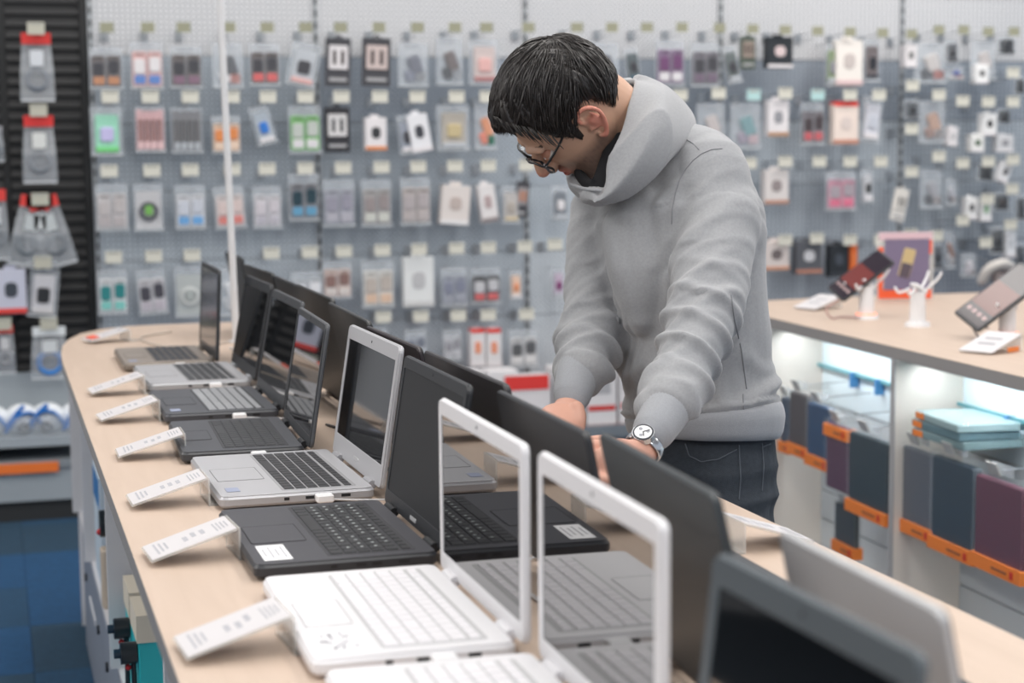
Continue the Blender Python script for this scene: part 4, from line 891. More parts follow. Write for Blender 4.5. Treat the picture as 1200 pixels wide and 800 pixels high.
# white goggles box on a hook above the right tablet
p = gy(1163, 320, 7.0); t = empty('white_goggles', p, label='white visor shaped goggles with a teal edge hanging above the right tablet', cat='goggles')
MB().tube([(-.06, -.02, -.03), (-.05, -.05, .02), (.0, -.07, .045), (.05, -.05, .03), (.085, -.02, -.01)], [(.022, .03)]*5, n=12).build('visor', mat('goggle_white', (226, 220, 214), .4), t, True)
MB().ball((.0, -.055, -.02), (.035, .03, .04)).build('dark_lens', mat('goggle_dark', (120, 110, 110), .3), t, True)
MB().tube([(.05, -.06, .045), (.075, -.045, .025), (.095, -.03, .0)], .009, n=8).build('teal_edge', mat('goggle_teal', (40, 160, 180), .4), t, True)
MB().tube([(0, -.03, .04), (0, .1, .06), (0, .29, .06)], .003, n=5).build('hook_arm', WIRE, t)
# ============================================================ THE MAN
def remesh(name, mb, voxel, m, parent, smooth=4, fac=.5):
    o = mb.build(name, None, None)
    md = o.modifiers.new('r', 'REMESH'); md.mode = 'VOXEL'; md.voxel_size = voxel; md.use_smooth_shade = True
    if smooth: s = o.modifiers.new('s', 'SMOOTH'); s.factor = fac; s.iterations = smooth
    dg = bpy.context.evaluated_depsgraph_get(); me = bpy.data.meshes.new_from_object(o.evaluated_get(dg)); me.name = name
    o.modifiers.clear(); old = o.data; o.data = me; bpy.data.meshes.remove(old); me.shade_smooth()
    if m: me.materials.append(m)
    if parent: o.parent = parent
    return o
def getv(o):
    me = o.data; n = len(me.vertices); v = np.empty(n*3); me.vertices.foreach_get('co', v); nn = np.empty(n*3); me.vertex_normals.foreach_get('vector', nn)
    return v.reshape(-1, 3), nn.reshape(-1, 3)
def setv(o, v): o.data.vertices.foreach_set('co', v.ravel()); o.data.update()
def wav(p, k, seed, n=5):
    """smooth pseudo noise -1..1"""
    r_ = np.random.default_rng(seed); s = 0
    for i in range(n):
        d = r_.normal(size=3); d /= np.linalg.norm(d); s = s+np.sin(p@d*k*(.7+.6*r_.random())+r_.random()*6.28)
    return s/n*1.6
def chain(p, pts):
    """nearest parameter along a polyline: distance along, total, direction, closest point"""
    P = np.array(pts); best = np.full(len(p), 1e9); tt = np.zeros(len(p)); cp = np.zeros_like(p); acc = 0
    for a, b_ in zip(P[:-1], P[1:]):
        d = b_-a; L = np.linalg.norm(d); u = np.clip((p-a)@d/L**2, 0, 1); c = a+u[:, None]*d; dist = np.linalg.norm(p-c, axis=1)
        k = dist < best; best[k] = dist[k]; tt[k] = acc+u[k]*L; cp[k] = c[k]; acc += L
    return tt, best, cp, acc
def vcol(o, cols, name='Col'):
    a = o.data.color_attributes.new(name, 'FLOAT_COLOR', 'POINT'); a.data.foreach_set('color', np.concatenate([cols, np.ones((len(cols), 1))], 1).ravel())
def usecol(m, name='Col', noise=0.):
    nt = m.node_tree; a = nt.nodes.new('ShaderNodeVertexColor'); a.layer_name = name; nt.links.new(a.outputs[0], nt.nodes['Principled BSDF'].inputs['Base Color'])
lat = nrm(np.array([*(at(843, 200, 2.92)-at(712, 200, 3.17))[:2], 0]))      # towards his left shoulder
fwd = nrm(np.cross(lat, [0, 0, 1.]));
if fwd@cr > 0: fwd = -fwd
pel = at(826, 530, 3.05)
man = empty('person', (pel[0], pel[1], 0), label='person in a grey hoodie and glasses leaning over the laptops', cat='person')
PO = np.array([pel[0], pel[1], 0])
def L(p): return np.array(p)-PO
def A(x, y, d): return at(x, y, d)-PO
SKIN = mat('skin', (214, 160, 132), .5); SKIN.node_tree.nodes['Principled BSDF'].inputs['Subsurface Weight'].default_value = .06
SKIN.node_tree.nodes['Principled BSDF'].inputs['Subsurface Radius'].default_value = (.012, .005, .003)
usecol(SKIN)
# ---- arms
armL = [A(832, 202, 2.95), A(838, 250, 2.92), A(836, 310, 2.865), A(824, 372, 2.80), A(806, 425, 2.73), A(789, 470, 2.66)]
radL = [.066, .070, .068, .060, .050, .042]
armR = [A(722, 228, 3.15), A(705, 275, 3.13), A(701, 330, 3.09), A(694, 380, 3.04), A(685, 414, 2.99), A(681, 432, 2.965)]
radR = [.066, .066, .062, .056, .049, .045]
wrL = [A(786, 474, 2.655), A(762, 513, 2.60), A(747, 535, 2.575)]
wrR = [A(677, 440, 2.95), A(668, 474, 2.91), A(665, 482, 2.90)]
# ---- hoodie
secs = [((824, 508, 3.03), .148, .101), ((823, 488, 3.03), .153, .109), ((817, 440, 3.03), .150, .110), ((807, 370, 3.03), .158, .116), ((796, 300, 3.03), .172, .120), ((789, 250, 3.03), .178, .112), ((786, 212, 3.03), .162, .088), ((770, 182, 3.02), .095, .072), ((758, 165, 3.01), .066, .060)]
def lathe_sec(mb, secs, n=40, sc=1., pw=2.3):
    cs = [A(*s_[0]) for s_ in secs]; rings = []
    for i, (c_, a_, b_) in enumerate(secs):
        d = cs[min(i+1, len(cs)-1)]-cs[max(i-1, 0)]; d = nrm(d); f2 = nrm(fwd-d*(fwd@d)); l2 = nrm(np.cross(d, f2)); 
        if l2@lat < 0: l2 = -l2
        for k in range(n):
            t_ = 2*math.pi*k/n; c0, s0 = math.cos(t_), math.sin(t_)
            rings.append(cs[i]+l2*a_*sc*np.sign(c0)*abs(c0)**(2/pw)+f2*b_*sc*np.sign(s0)*abs(s0)**(2/pw))
    m_ = len(secs); fs = [tuple(range(n))[::-1], tuple(range((m_-1)*n, m_*n))]
    for i in range(m_-1):
        for k in range(n): l = (k+1) % n; fs.append((i*n+k, i*n+l, (i+1)*n+l, (i+1)*n+k))
    return mb.add(rings, fs)
hb = MB(); lathe_sec(hb, secs)
hb.tube(armL, radL, n=24, sub=4); hb.tube(armR, radR, n=24, sub=4)
hb.tube([A(775, 205, 3.04), A(815, 196, 2.99), A(836, 212, 2.95)], [.075, .074, .066], n=20)      # shoulder yokes
hb.tube([A(770, 212, 3.06), A(735, 216, 3.12), A(718, 232, 3.15)], [.07, .066, .06], n=20)
hb.tube([A(756, 262, 2.98), A(755, 320, 2.965), A(757, 366, 2.965)], [.07, .064, .046], n=20)
hb.tube([A(784, 470, 2.66), A(800, 448, 2.70)], [.050, .052], n=20)
HO = mat('hoodie_grey', (154, 155, 158), .95, noise=.16, nscale=230, bump=.25, bscale=900, sheen=.3)
hood_m = remesh('hoodie', hb, .0045, HO, man, 6)
v, n = getv(hood_m)
def ridges(v, t_, s_, wl, seed, tilts):
    """sharp drapery ridges in a surface with coordinates t_ (along) and s_ (around)"""
    out = 0
    for i, a_ in enumerate(tilts):
        q = (t_*math.cos(a_)+s_*math.sin(a_))*6.28/(wl*(1+.23*i))+1.7*wav(v, 11+3*i, seed+i)+i*2.1
        r_ = (.5+.5*np.sin(q))**3.2
        mk = np.clip(.45+1.1*wav(v, 13+4*i, seed+20+i), 0, 1)
        out = out+r_*mk
    return out-.42
for pts, rad, sd in ((armL, radL, 101), (armR, radR, 151)):
    t_, dist, cp, tot = chain(v, pts)
    on = np.exp(-np.maximum(dist-.078, 0)**2/.0006)*(np.minimum(t_/.05, 1))
    far = t_/tot
    ax = nrm(np.array(pts[-1])-np.array(pts[0])); rel = v-cp
    u = nrm(np.cross(ax, [0, 0, 1.])); w_ = np.cross(ax, u); ph = np.arctan2(rel@u, rel@w_)
    s_ = rel@cr+.6*(rel@cu)
    f1 = ridges(v, t_, s_, .042, sd, (.5, -.35, .1, .8)); f2 = ridges(v, t_, s_, .085, sd+7, (1.0, .75))
    wr_ = np.clip((far-.36)/.4, 0, 1)
    v = v+n*(on*(f1*(.0015+.0095*wr_)+f2*.0085*(1-.5*wr_)))[:, None]
# torso folds
t_, dist, cp, tot = chain(v, [A(*s_[0]) for s_ in secs]); hfrac = t_/tot
_, dL, _, _ = chain(v, armL); _, dR, _, _ = chain(v, armR)
tor = np.clip(np.minimum(dL, dR)/.085-1.0, 0, 1)
sx, sy = v@lat, v@fwd; z = v[:, 2]
low = np.exp(-((hfrac-.16)/.10)**2)
s1_ = v@cr
f1 = ridges(v, z, s1_, .062, 201, (.25, -.2, .5)); f2 = ridges(v, s1_, z, .11, 231, (.45, .2))
v = v+n*(tor*((low*.016)*f1+.017*f2*(hfrac > .10)+.004*wav(v, 14, 41)))[:, None]
# rib band at the hem
band = hfrac < .085
v = v-n*(np.clip((.095-hfrac)/.02, 0, 1)*.006*(hfrac < .12))[:, None]
setv(hood_m, v); hood_m.data.update()
RIB = mat('hoodie_rib', (152, 154, 159), .95, noise=.1, nscale=300, bump=.35, bscale=700, sheen=.3)
# hem band as its own knit ring
hm = MB()
lathe_sec(hm, [((824, 511, 3.03), .147, .100), ((824, 505, 3.03), .153, .107), ((824, 488, 3.03), .157, .111), ((823, 480, 3.03), .153, .108)])
o = remesh('hem_band', hm, .005, RIB, man, 4); v, n = getv(o); v = v+n*(.0035*wav(v, 20, 61))[:, None]; setv(o, v)
for nm, a_, b_, r0, r1 in (('cuff', A(789, 468, 2.665), A(763, 509, 2.60), .038, .031), ('cuff', A(680, 428, 2.965), A(669, 468, 2.915), .037, .0305)):
    c_ = MB().tube([a_, a_*.6+b_*.4, b_*.85+a_*.15, b_], [(r0), (r0+r1)/2+.001, r1+.001, r1-.002], n=88, sub=5)
    mid_ = lambda q: a_+(b_-a_)*float(np.clip((np.array(q)-a_)@(b_-a_)/((b_-a_)@(b_-a_)), 0, 1))
    c_.v = [tuple(np.array(q)+(np.array(q)-mid_(q))*(.022 if i % 2 else -.012)) for i, q in enumerate(c_.v)]
    o = c_.build(nm, RIB, man, True)
# side seam and kangaroo pocket edges
SE = mat('hoodie_seam', (134, 135, 139), .95)
def snap(o_, pts, off=.002):
    from mathutils.bvhtree import BVHTree
    bv = BVHTree.FromObject(o_, bpy.context.evaluated_depsgraph_get()); out = []
    dn = [pts[0]]
    for a_, b_ in zip(pts[:-1], pts[1:]):
        k_ = max(1, int(math.hypot(b_[0]-a_[0], b_[1]-a_[1])/6)); dn += [(a_[0]+(b_[0]-a_[0])*i/k_, a_[1]+(b_[1]-a_[1])*i/k_) for i in range(1, k_+1)]
    for (x, y) in dn:
        org = Vector((CAM-PO).tolist()); d = Vector(ray(x, y).tolist()).normalized(); h = bv.ray_cast(org, d)
        if h[0] is not None: out.append(np.array(h[0])-np.array(d)*off)
    return out
for pts in ([(857, 346), (861, 375), (869, 410), (875, 455)], [(871, 462), (872, 490), (872, 514)]):
    P = snap(hood_m, pts, .0009)
    if len(P) > 1: MB().tube(P, .0011, n=5, sub=3).build('side_seam', SE, man, True)
P = snap(hood_m, [(796, 160), (804, 163), (812, 168), (819, 175)], .0007)
if len(P) > 2: MB().tube(P, .0009, n=5, sub=3).build('shoulder_seam', SE, man, True)
P = snap(hood_m, [(846, 174), (834, 175), (822, 180), (812, 188), (803, 199), (796, 212), (791, 228), (788, 245), (787, 262)], .0007)
if len(P) > 2: MB().tube(P, .0009, n=5, sub=3).build('armhole_seam', SE, man, True)
# ---- hood lying round the neck: stations (rim, crest, outer, under)
H = [  # rim inner edge            outer crest                  outer hem
    (A(703, 226, 2.86), A(701, 232, 2.86), A(705, 238, 2.875)),
    (A(712, 196, 2.865), A(722, 214, 2.845), A(736, 226, 2.87)),
    (A(722, 160, 2.88), A(748, 180, 2.84), A(776, 196, 2.88)),
    (A(733, 125, 2.91), A(770, 142, 2.86), A(804, 168, 2.92)),
    (A(741, 102, 2.95), A(780, 108, 2.93), A(813, 148, 2.98)),
    (A(742, 93, 3.01), A(778, 98, 3.03), A(806, 136, 3.06)),
    (A(728, 94, 3.08), A(752, 98, 3.13), A(778, 140, 3.16)),
    (A(704, 110, 3.13), A(712, 120, 3.19), A(730, 165, 3.20)),
    (A(680, 150, 3.12), A(676, 165, 3.16), A(700, 200, 3.17)),
    (A(668, 190, 3.06), A(664, 200, 3.08), A(676, 222, 3.10)),
    (A(676, 212, 2.96), A(672, 218, 2.97), A(678, 230, 2.98)),
    (A(694, 224, 2.88), A(690, 230, 2.88), A(696, 238, 2.89))]
nc = A(745, 172, 3.01)
hd = MB(); rings = []; NS = 72
def crv(L_, t_):
    m_ = len(L_); i = int(t_) % m_; f = t_-int(t_); a, b_, c_, d = L_[(i-1) % m_], L_[i], L_[(i+1) % m_], L_[(i+2) % m_]
    return .5*((2*b_)+(-a+c_)*f+(2*a-5*b_+4*c_-d)*f*f+(-a+3*b_-3*c_+d)*f**3)
for k in range(NS):
    t_ = k*len(H)/NS; r_, c_, o_ = (crv([h[q] for h in H], t_) for q in range(3))
    low_ = o_*.78+nc*.22+np.array([0, 0, -.012]); inn = r_*.72+low_*.28+(nc-r_)*.10
    prof = [r_, r_*.55+c_*.45+np.array([0, 0, .004]), c_, c_*.55+o_*.45+(c_-nc)*.05, o_, o_*.5+low_*.5-np.array([0, 0, .006]), low_, inn]
    m_ = len(prof)
    for j in range(32): rings.append(crv(prof, j*m_/32))
n_ = 32; fs = []
for i in range(NS):
    j = (i+1) % NS
    for k in range(n_): l = (k+1) % n_; fs.append((i*n_+k, i*n_+l, j*n_+l, j*n_+k))
hd.add(rings, fs)
hoodo = remesh('hood', hd, .004, HO, man, 5)
v, n = getv(hoodo)
q = (v@nrm(np.array([.3, .2, 1.]))) * 0; rel = v-nc; th = np.arctan2(rel@cr, rel@cb); 
rr_ = np.linalg.norm(rel, axis=1); qq = rr_*6.28/.055+1.6*np.sin(th*1.5+1)+1.2*wav(v, 12, 71); r1 = 1-np.abs(np.sin(qq/2))**.9
v = v+n*(.010*(r1-.4)+.003*wav(v, 20, 72))[:, None]; setv(hoodo, v)
# front of the hood's neckline band and small triangle below the chin
MB().tube([A(668, 216, 2.95), A(684, 221, 2.90), A(703, 223, 2.865)], .003, n=8).build('neckline_band', RIB, man, True)
# ---- black undershirt collar
BS = mat('black_shirt', (24, 24, 28), .9)
cpts = [A(702, 220, 2.905), A(717, 186, 2.925), A(729, 152, 2.95), A(737, 122, 2.975), A(738, 105, 3.01), A(718, 108, 3.09), A(696, 140, 3.10), A(680, 180, 3.06), A(682, 208, 2.97)]
o = MB().tube(cpts, [(.019, .010)]*len(cpts), n=10, sub=6, closed=True).build('black_shirt_collar', BS, man, True)
# ---- jeans
JE = mat('jeans_black', (52, 58, 66), .85, noise=.35, nscale=160, bump=.5, bscale=700)
P0 = np.array([0, 0, 0])
hipc = A(820, 530, 3.04)
jb = MB()
lathe_sec(jb, [((824, 500, 3.035), .138, .092), ((824, 520, 3.04), .143, .097), ((823, 560, 3.05), .146, .102), ((818, 600, 3.06), .145, .102), ((816, 630, 3.07), .11, .09)])
def lp(s, f, z): return lat*s+fwd*f+np.array([0, 0, z])+np.array([hipc[0], hipc[1], 0])
fl_ = {}
for s in (1, -1):
    jb.tube([lp(s*.075, 0, .90), lp(s*.09, .02, .76), lp(s*.095, .03, .52), lp(s*.10, -.0, .25), lp(s*.10, -.02, .07)], [.078, .076, .062, .056, .054], n=24, sub=5)
jeans = remesh('jeans', jb, .005, JE, man, 6); v, n = getv(jeans)
q = v[:, 2]*6.28/.05+2*np.sin((v@lat)*16)+1.2*wav(v, 16, 81); r1 = 1-np.abs(np.sin(q/2))
v = v+n*(.006*(r1-.4)*np.clip((.95-v[:, 2])/.1, .1, 1)+.003*wav(v, 30, 82))[:, None]; setv(jeans, v)
ST = mat('jeans_stitch', (86, 92, 100), .8)
for pts in ([(803, 520), (808, 534), (822, 541), (842, 538), (863, 527)], [(893, 520), (895, 545), (893, 575)], [(893, 524), (903, 520), (910, 512)], [(866, 522), (868, 560), (866, 585)]):
    P = snap(jeans, pts, .001)
    if len(P) > 1: MB().tube(P, .0013, n=5, sub=3).build('pocket_stitching', ST, man, True)
for s in (1, -1):
    sh = MB().tube([lp(s*.10, -.07, .045), lp(s*.10, .02, .05), lp(s*.105, .12, .038), lp(s*.108, .19, .034)], [(.036, .04), (.042, .045), (.044, .034), (.036, .028)], n=18, sub=4, ref=lat)
    o = sh.build('shoe', mat('shoe_dark', (40, 42, 46), .6), man, True)
    MB().tube([lp(s*.10, -.085, .012), lp(s*.10, .05, .012), lp(s*.108, .20, .012)], [(.04, .012), (.046, .012), (.04, .012)], n=14, sub=3, ref=lat).build('shoe_sole', mat('sole_white', (210, 210, 210), .6), o, True)
# ---- body: one continuous mesh
HD = 2.95; HO_ = A(668, 130, HD)
RH = np.array([[-.617, .27, -.739], [-.765, -.43, .48], [-.188, .862, .472]])
for c_ in range(3): RH[:, c_] /= np.linalg.norm(RH[:, c_])
HM = np.array([cr, cu, cb]).T@RH          # head local (x face, y left, z up) -> world
def hp(x, y, z): return HM@np.array([x, y, z])+HO_
zs = [-.118, -.108, -.095, -.08, -.062, -.045, -.025, -.005, .012, .03, .055, .08, .10, .115, .124]
xf_ = [.052, .074, .084, .082, .082, .082, .083, .083, .090, .092, .088, .072, .050, .022, .004]
xb_ = [.020, .0, -.015, -.035, -.055, -.07, -.082, -.092, -.098, -.100, -.098, -.088, -.070, -.045, -.012]
wd = [.016, .034, .046, .056, .063, .068, .071, .074, .075, .077, .077, .070, .058, .038, .010]
hm_ = MB(); n_ = 48; rg = []
for z_, a_, b_, w_ in zip(zs, xf_, xb_, wd):
    cx_ = (a_+b_)/2; rx = (a_-b_)/2
    for k in range(n_):
        t_ = 2*math.pi*k/n_; c0, s0 = math.cos(t_), math.sin(t_); e = .88
        rg.append(hp(cx_+rx*np.sign(c0)*abs(c0)**e, w_*np.sign(s0)*abs(s0)**.92, z_))
m_ = len(zs); fs = [tuple(range(n_))[::-1], tuple(range((m_-1)*n_, m_*n_))]
for i in range(m_-1):
    for k in range(n_): l = (k+1) % n_; fs.append((i*n_+k, i*n_+l, (i+1)*n_+l, (i+1)*n_+k))
hm_.add(rg, fs)
hm_.tube([hp(.080, 0, .014), hp(.092, 0, .0), hp(.103, 0, -.018), hp(.109, 0, -.030)], [.009, .0095, .0115, .0125], n=14, sub=4)
for s in (1, -1):
    hm_.ball(hp(.094, s*.012, -.035), .0105, n=14)
    hm_.tube([hp(.090, s*.012, .022), hp(.090, s*.03, .026), hp(.078, s*.05, .02)], [.008, .008, .006], n=10)   # brow ridge
hm_.ball(hp(.076, 0, -.100), .016, n=14)
hm_.tube([hp(.074, .022, -.058), hp(.087, .009, -.0525), hp(.089, 0, -.054), hp(.087, -.009, -.0525), hp(.074, -.022, -.058)], [.003, .005, .005, .005, .003], n=10, sub=4)
hm_.tube([hp(.074, .02, -.060), hp(.086, .008, -.066), hp(.087, 0, -.067), hp(.086, -.008, -.066), hp(.074, -.02, -.060)], [.003, .0055, .006, .0055, .003], n=10, sub=4)
# ears
for s in (1, -1):
    def ep(x, z, o_): return hp(-.014+x, s*(.074+o_), -.008+z)
    hm_.tube([ep(.010, .004, .002), ep(.014, .020, .007), ep(.006, .033, .012), ep(-.008, .035, .017), ep(-.019, .024, .021), ep(-.021, .008, .020), ep(-.015, -.010, .015), ep(-.006, -.024, .009), ep(.004, -.032, .006), ep(.010, -.026, .003)], [.0030, .0038, .0042, .0045, .0045, .0042, .004, .005, .0058, .004], n=10, sub=4)
    hm_.tube([ep(-.010, .018, .012), ep(-.011, .004, .011), ep(-.004, -.010, .008), ep(.006, -.012, .004)], [.003, .0038, .0038, .003], n=8, sub=3)
    hm_.ball(ep(-.004, .0, -.001), (.016, .016, .012), n=12)
    hm_.ball(ep(.011, -.006, .004), .0045, n=8)
# neck, trunk core, arms, legs
hm_.tube([hp(-.035, 0, .0), hp(-.043, 0, -.055), A(731, 165, 3.01), A(760, 195, 3.02)], [.058, .054, .055, .070], n=28, sub=5)
lathe_sec(hm_, secs, sc=.86)
hm_.tube([a_*1. for a_ in armL]+wrL[1:], [r_*.72 for r_ in radL[:5]]+[.030, .0255, .024], n=20, sub=4)
hm_.tube([a_*1. for a_ in armR]+wrR[1:], [r_*.72 for r_ in radR[:5]]+[.030, .0255, .024], n=20, sub=4)
for s in (1, -1): hm_.tube([lp(s*.075, 0, .9), lp(s*.09, .02, .74), lp(s*.095, .03, .52), lp(s*.10, 0, .25), lp(s*.10, -.02, .08)], [.068, .064, .050, .044, .04], n=16, sub=4)
# hands
def hand(wr, palm, kn, fingers, thumb):
    hm_.tube([wr, wr*.5+palm*.5, palm, kn], [(.027, .024), (.031, .020), (.038, .019), (.036, .015)], n=16, sub=4, ref=hand.side)
    for f in fingers: hm_.tube(f[0], f[1], n=10, sub=4)
    hm_.tube(thumb[0], thumb[1], n=10, sub=4)
u_, r_, b3 = cu, cr, cb
# far (his right) hand: fist-like, resting over the keyboard; fingers curl forward behind the lid
wr = wrR[-1]; palm = A(662, 486, 2.875); kn = A(652, 494, 2.85)
hand.side = nrm(np.array(r_)*.9-np.array(b3)*.3)
def fc(base, steps, rads):
    P = [base]
    for s_ in steps: P.append(P[-1]+np.array(s_[0])*cr+np.array(s_[1])*cu+np.array(s_[2])*cb)
    return (P, rads)
FR = [.0095, .009, .0085, .0075]
fing = [fc(A(644+dx, 486+dy, 2.86+dd), [(-.020*a_, -.012, .012), (-.006, -.022, .006), (.006, -.018, 0)], FR) for dx, dy, dd, a_ in ((0, 2, .03, 1.), (2, 5, .008, 1.1), (7, 9, -.012, 1.0), (13, 12, -.03, .8))]
thumb = (fc(A(676, 478, 2.87), [(.004, -.022, .012), (-.008, -.022, .008), (-.018, -.012, .004)], [.0125, .0115, .0105, .009]))
hand(wr, palm, kn, fing, thumb)
# near (his left) hand: stretched toward the keyboard between the two lids
wr = wrL[-1]; palm = A(722, 542, 2.53); kn = A(707, 548, 2.51)
hand.side = nrm(np.array(u_)*.75+np.array(b3)*.5-np.array(r_)*.2)
fing = []
for i, (dy, dd, ln) in enumerate(((-22, .03, .95), (-9, .012, 1.08), (4, -.006, 1.0), (17, -.022, .8))):
    fing.append(fc(A(708, 545+dy, 2.51+dd), [(-.024*ln, .001, .004), (-.020*ln, -.012, .004), (-.006, -.018*ln, .0)], [.0098, .0092, .0088, .0075]))
thumb = (fc(A(728, 527, 2.56), [(-.022, .010, -.02), (-.024, -.002, -.01), (-.018, -.010, 0)], [.0125, .0115, .0105, .009]))
hand(wr, palm, kn, fing, thumb)
body = remesh('body', hm_, .0030, SKIN, man, 4)
v, n = getv(body)
loc = (v-HO_)@HM       # head local coordinates
x_, y_, z_ = loc.T
g = lambda a, b_, c_, s1, s2, s3: np.exp(-((x_-a)/s1)**2-((np.abs(y_)-b_)/s2)**2-((z_-c_)/s3)**2)
ishead = (np.abs(x_) < .14) & (np.abs(y_) < .11) & (z_ > -.13) & (z_ < .15)
dsp = -.009*g(.085, .032, .0, .03, .016, .011)-.003*g(.088, 0, -.083, .03, .03, .006)-.004*g(.07, .04, -.055, .03, .012, .018)
v = v+n*(dsp*ishead)[:, None]; setv(body, v)
base = np.tile(srgb((200, 160, 136)), (len(v), 1))
def mixc(c_, w_): 
    global base
    w_ = np.clip(w_, 0, 1)[:, None]; base = base*(1-w_)+np.array(srgb(c_))*w_
hmask = ishead.astype(float)
ear = hmask*np.clip((np.abs(y_)-.076)/.008, 0, 1)*(x_ < .02)*(x_ > -.05)*(z_ < .05)*(z_ > -.06)
stub = hmask*np.clip((-.028-z_)/.02, 0, 1)*np.clip((x_+.035)/.03, 0, 1)*(1-g(.095, 0, -.06, .03, .03, .012))*(z_ > -.125)
mixc((104, 86, 80), stub*(.66+.1*wav(v, 900, 3)))
mixc((196, 96, 84), hmask*g(.092, 0, -.060, .02, .022, .0095)*1.5)
mixc((214, 128, 112), ear*.7); mixc((216, 112, 96), hmask*g(.112, 0, -.034, .014, .014, .012)*.7)
hand_m = (~ishead) & (v[:, 2] < 1.02) & (v[:, 2] > .9) & (np.linalg.norm(v[:, :2]-hipc[:2], axis=1) > .2)
mixc((208, 152, 136), hand_m*.6)
vcol(body, base)
# eyelids / lashes, brows
HAIR = mat('dark_hair', (38, 34, 33), .33, noise=.3, nscale=80)
for s in (1, -1):
    MB().ball(hp(.074, s*.032, -.001), .0115, n=16).build('eye', mat('eye_white', (224, 216, 210), .2), man, True)
    MB().ball(hp(.0752, s*.032, .0015), (.0118, .0118, .0118), n=16).build('eyelid', mat('lid_skin', (204, 146, 120), .5), man, True)
    bl_ = MB(); rr = random.Random(5)
    for k in range(60):
        f = rr.random(); p = hp(.096-.024*f**1.5, s*(.010+.042*f), .022+.008*f-.006*f*f+(rr.random()-.5)*.007); q_ = p+HM@np.array([-.003, s*.007, .002+.002*rr.random()])
        bl_.tube([p, q_], [.0007, .0003], n=4, sub=1)
    o = bl_.build('eyebrow', HAIR, man); o['kind'] = 'stuff'
# ---- hair: cap volume plus combed strands
cap = MB()
def capP(th, ph, off=0.):
    """th azimuth from face (0) to back (pi), ph elevation"""
    x = math.cos(ph)*math.cos(th); y = math.cos(ph)*math.sin(th); z = math.sin(ph)
    rx = .104 if x < 0 else .108+.006; r_ = np.array([rx*x-.004, .088*y, .034+.104*z]); return r_+nrm([x/rx, y/.088, z/.104])*off
nt_, np_ = 64, 30; rg = []; 
def hemline(th):
    a = abs(math.atan2(math.sin(th), math.cos(th)))     # 0 face .. pi back
    # elevation where hair ends (in z of head local): forehead high, temple, sideburn, above ear, nape
    tab_ = [(0, .088), (.45, .085), (.8, .070), (1.02, .050), (1.16, .010), (1.24, -.022), (1.38, -.024), (1.48, .020), (1.75, .034), (2.0, .010), (2.25, -.030), (2.6, -.055), (3.15, -.060)]
    for (a0, z0), (a1, z1) in zip(tab_[:-1], tab_[1:]):
        if a <= a1: return z0+(z1-z0)*(a-a0)/(a1-a0)
    return -.06
for i in range(nt_):
    th = 2*math.pi*i/nt_; zl = hemline(th); ph0 = math.asin(max(-.95, min(.9, (zl-.034)/.104)))
    for j in range(np_):
        ph = ph0+(math.pi/2-ph0)*(j/(np_-1))**.9*.985
        p = capP(th, ph, .0); 
        e = min(1, j/5); fr = max(0, math.cos(th))
        p[:2] *= .955+.045*e; p = p+np.array([.012, 0, .004])*fr*math.exp(-((p[2]-.10)/.035)**2)
        rg.append(hp(*p))
fs = []
for i in range(nt_):
    k = (i+1) % nt_
    for j in range(np_-1): fs.append((i*np_+j, k*np_+j, k*np_+j+1, i*np_+j+1))
fs.append(tuple(i*np_+np_-1 for i in range(nt_)))
# inner wall
c0 = len(rg)
for i in range(nt_):
    th = 2*math.pi*i/nt_; zl = hemline(th); ph0 = math.asin(max(-.95, min(.9, (zl-.034)/.104))); p = capP(th, ph0, 0); p = np.array([p[0]*.80, p[1]*.80, p[2]+.012]); rg.append(hp(*p))
for i in range(nt_): fs.append((i*np_, c0+i, c0+(i+1) % nt_, ((i+1) % nt_)*np_))
fs.append(tuple(c0+i for i in range(nt_)))
cap.add(rg, fs)
hair = remesh('hair', cap, .0035, HAIR, man, 3)
v, n = getv(hair); loc = (v-HO_)@HM
th = np.arctan2(loc[:, 1], loc[:, 0]); flow = th*15+wav(loc, 25, 91)*1.4
v = v+n*(.0022*np.sin(flow*1.)+.003*wav(loc, 40, 92)+.0015*np.sin(flow*3.))[:, None]; setv(hair, v)
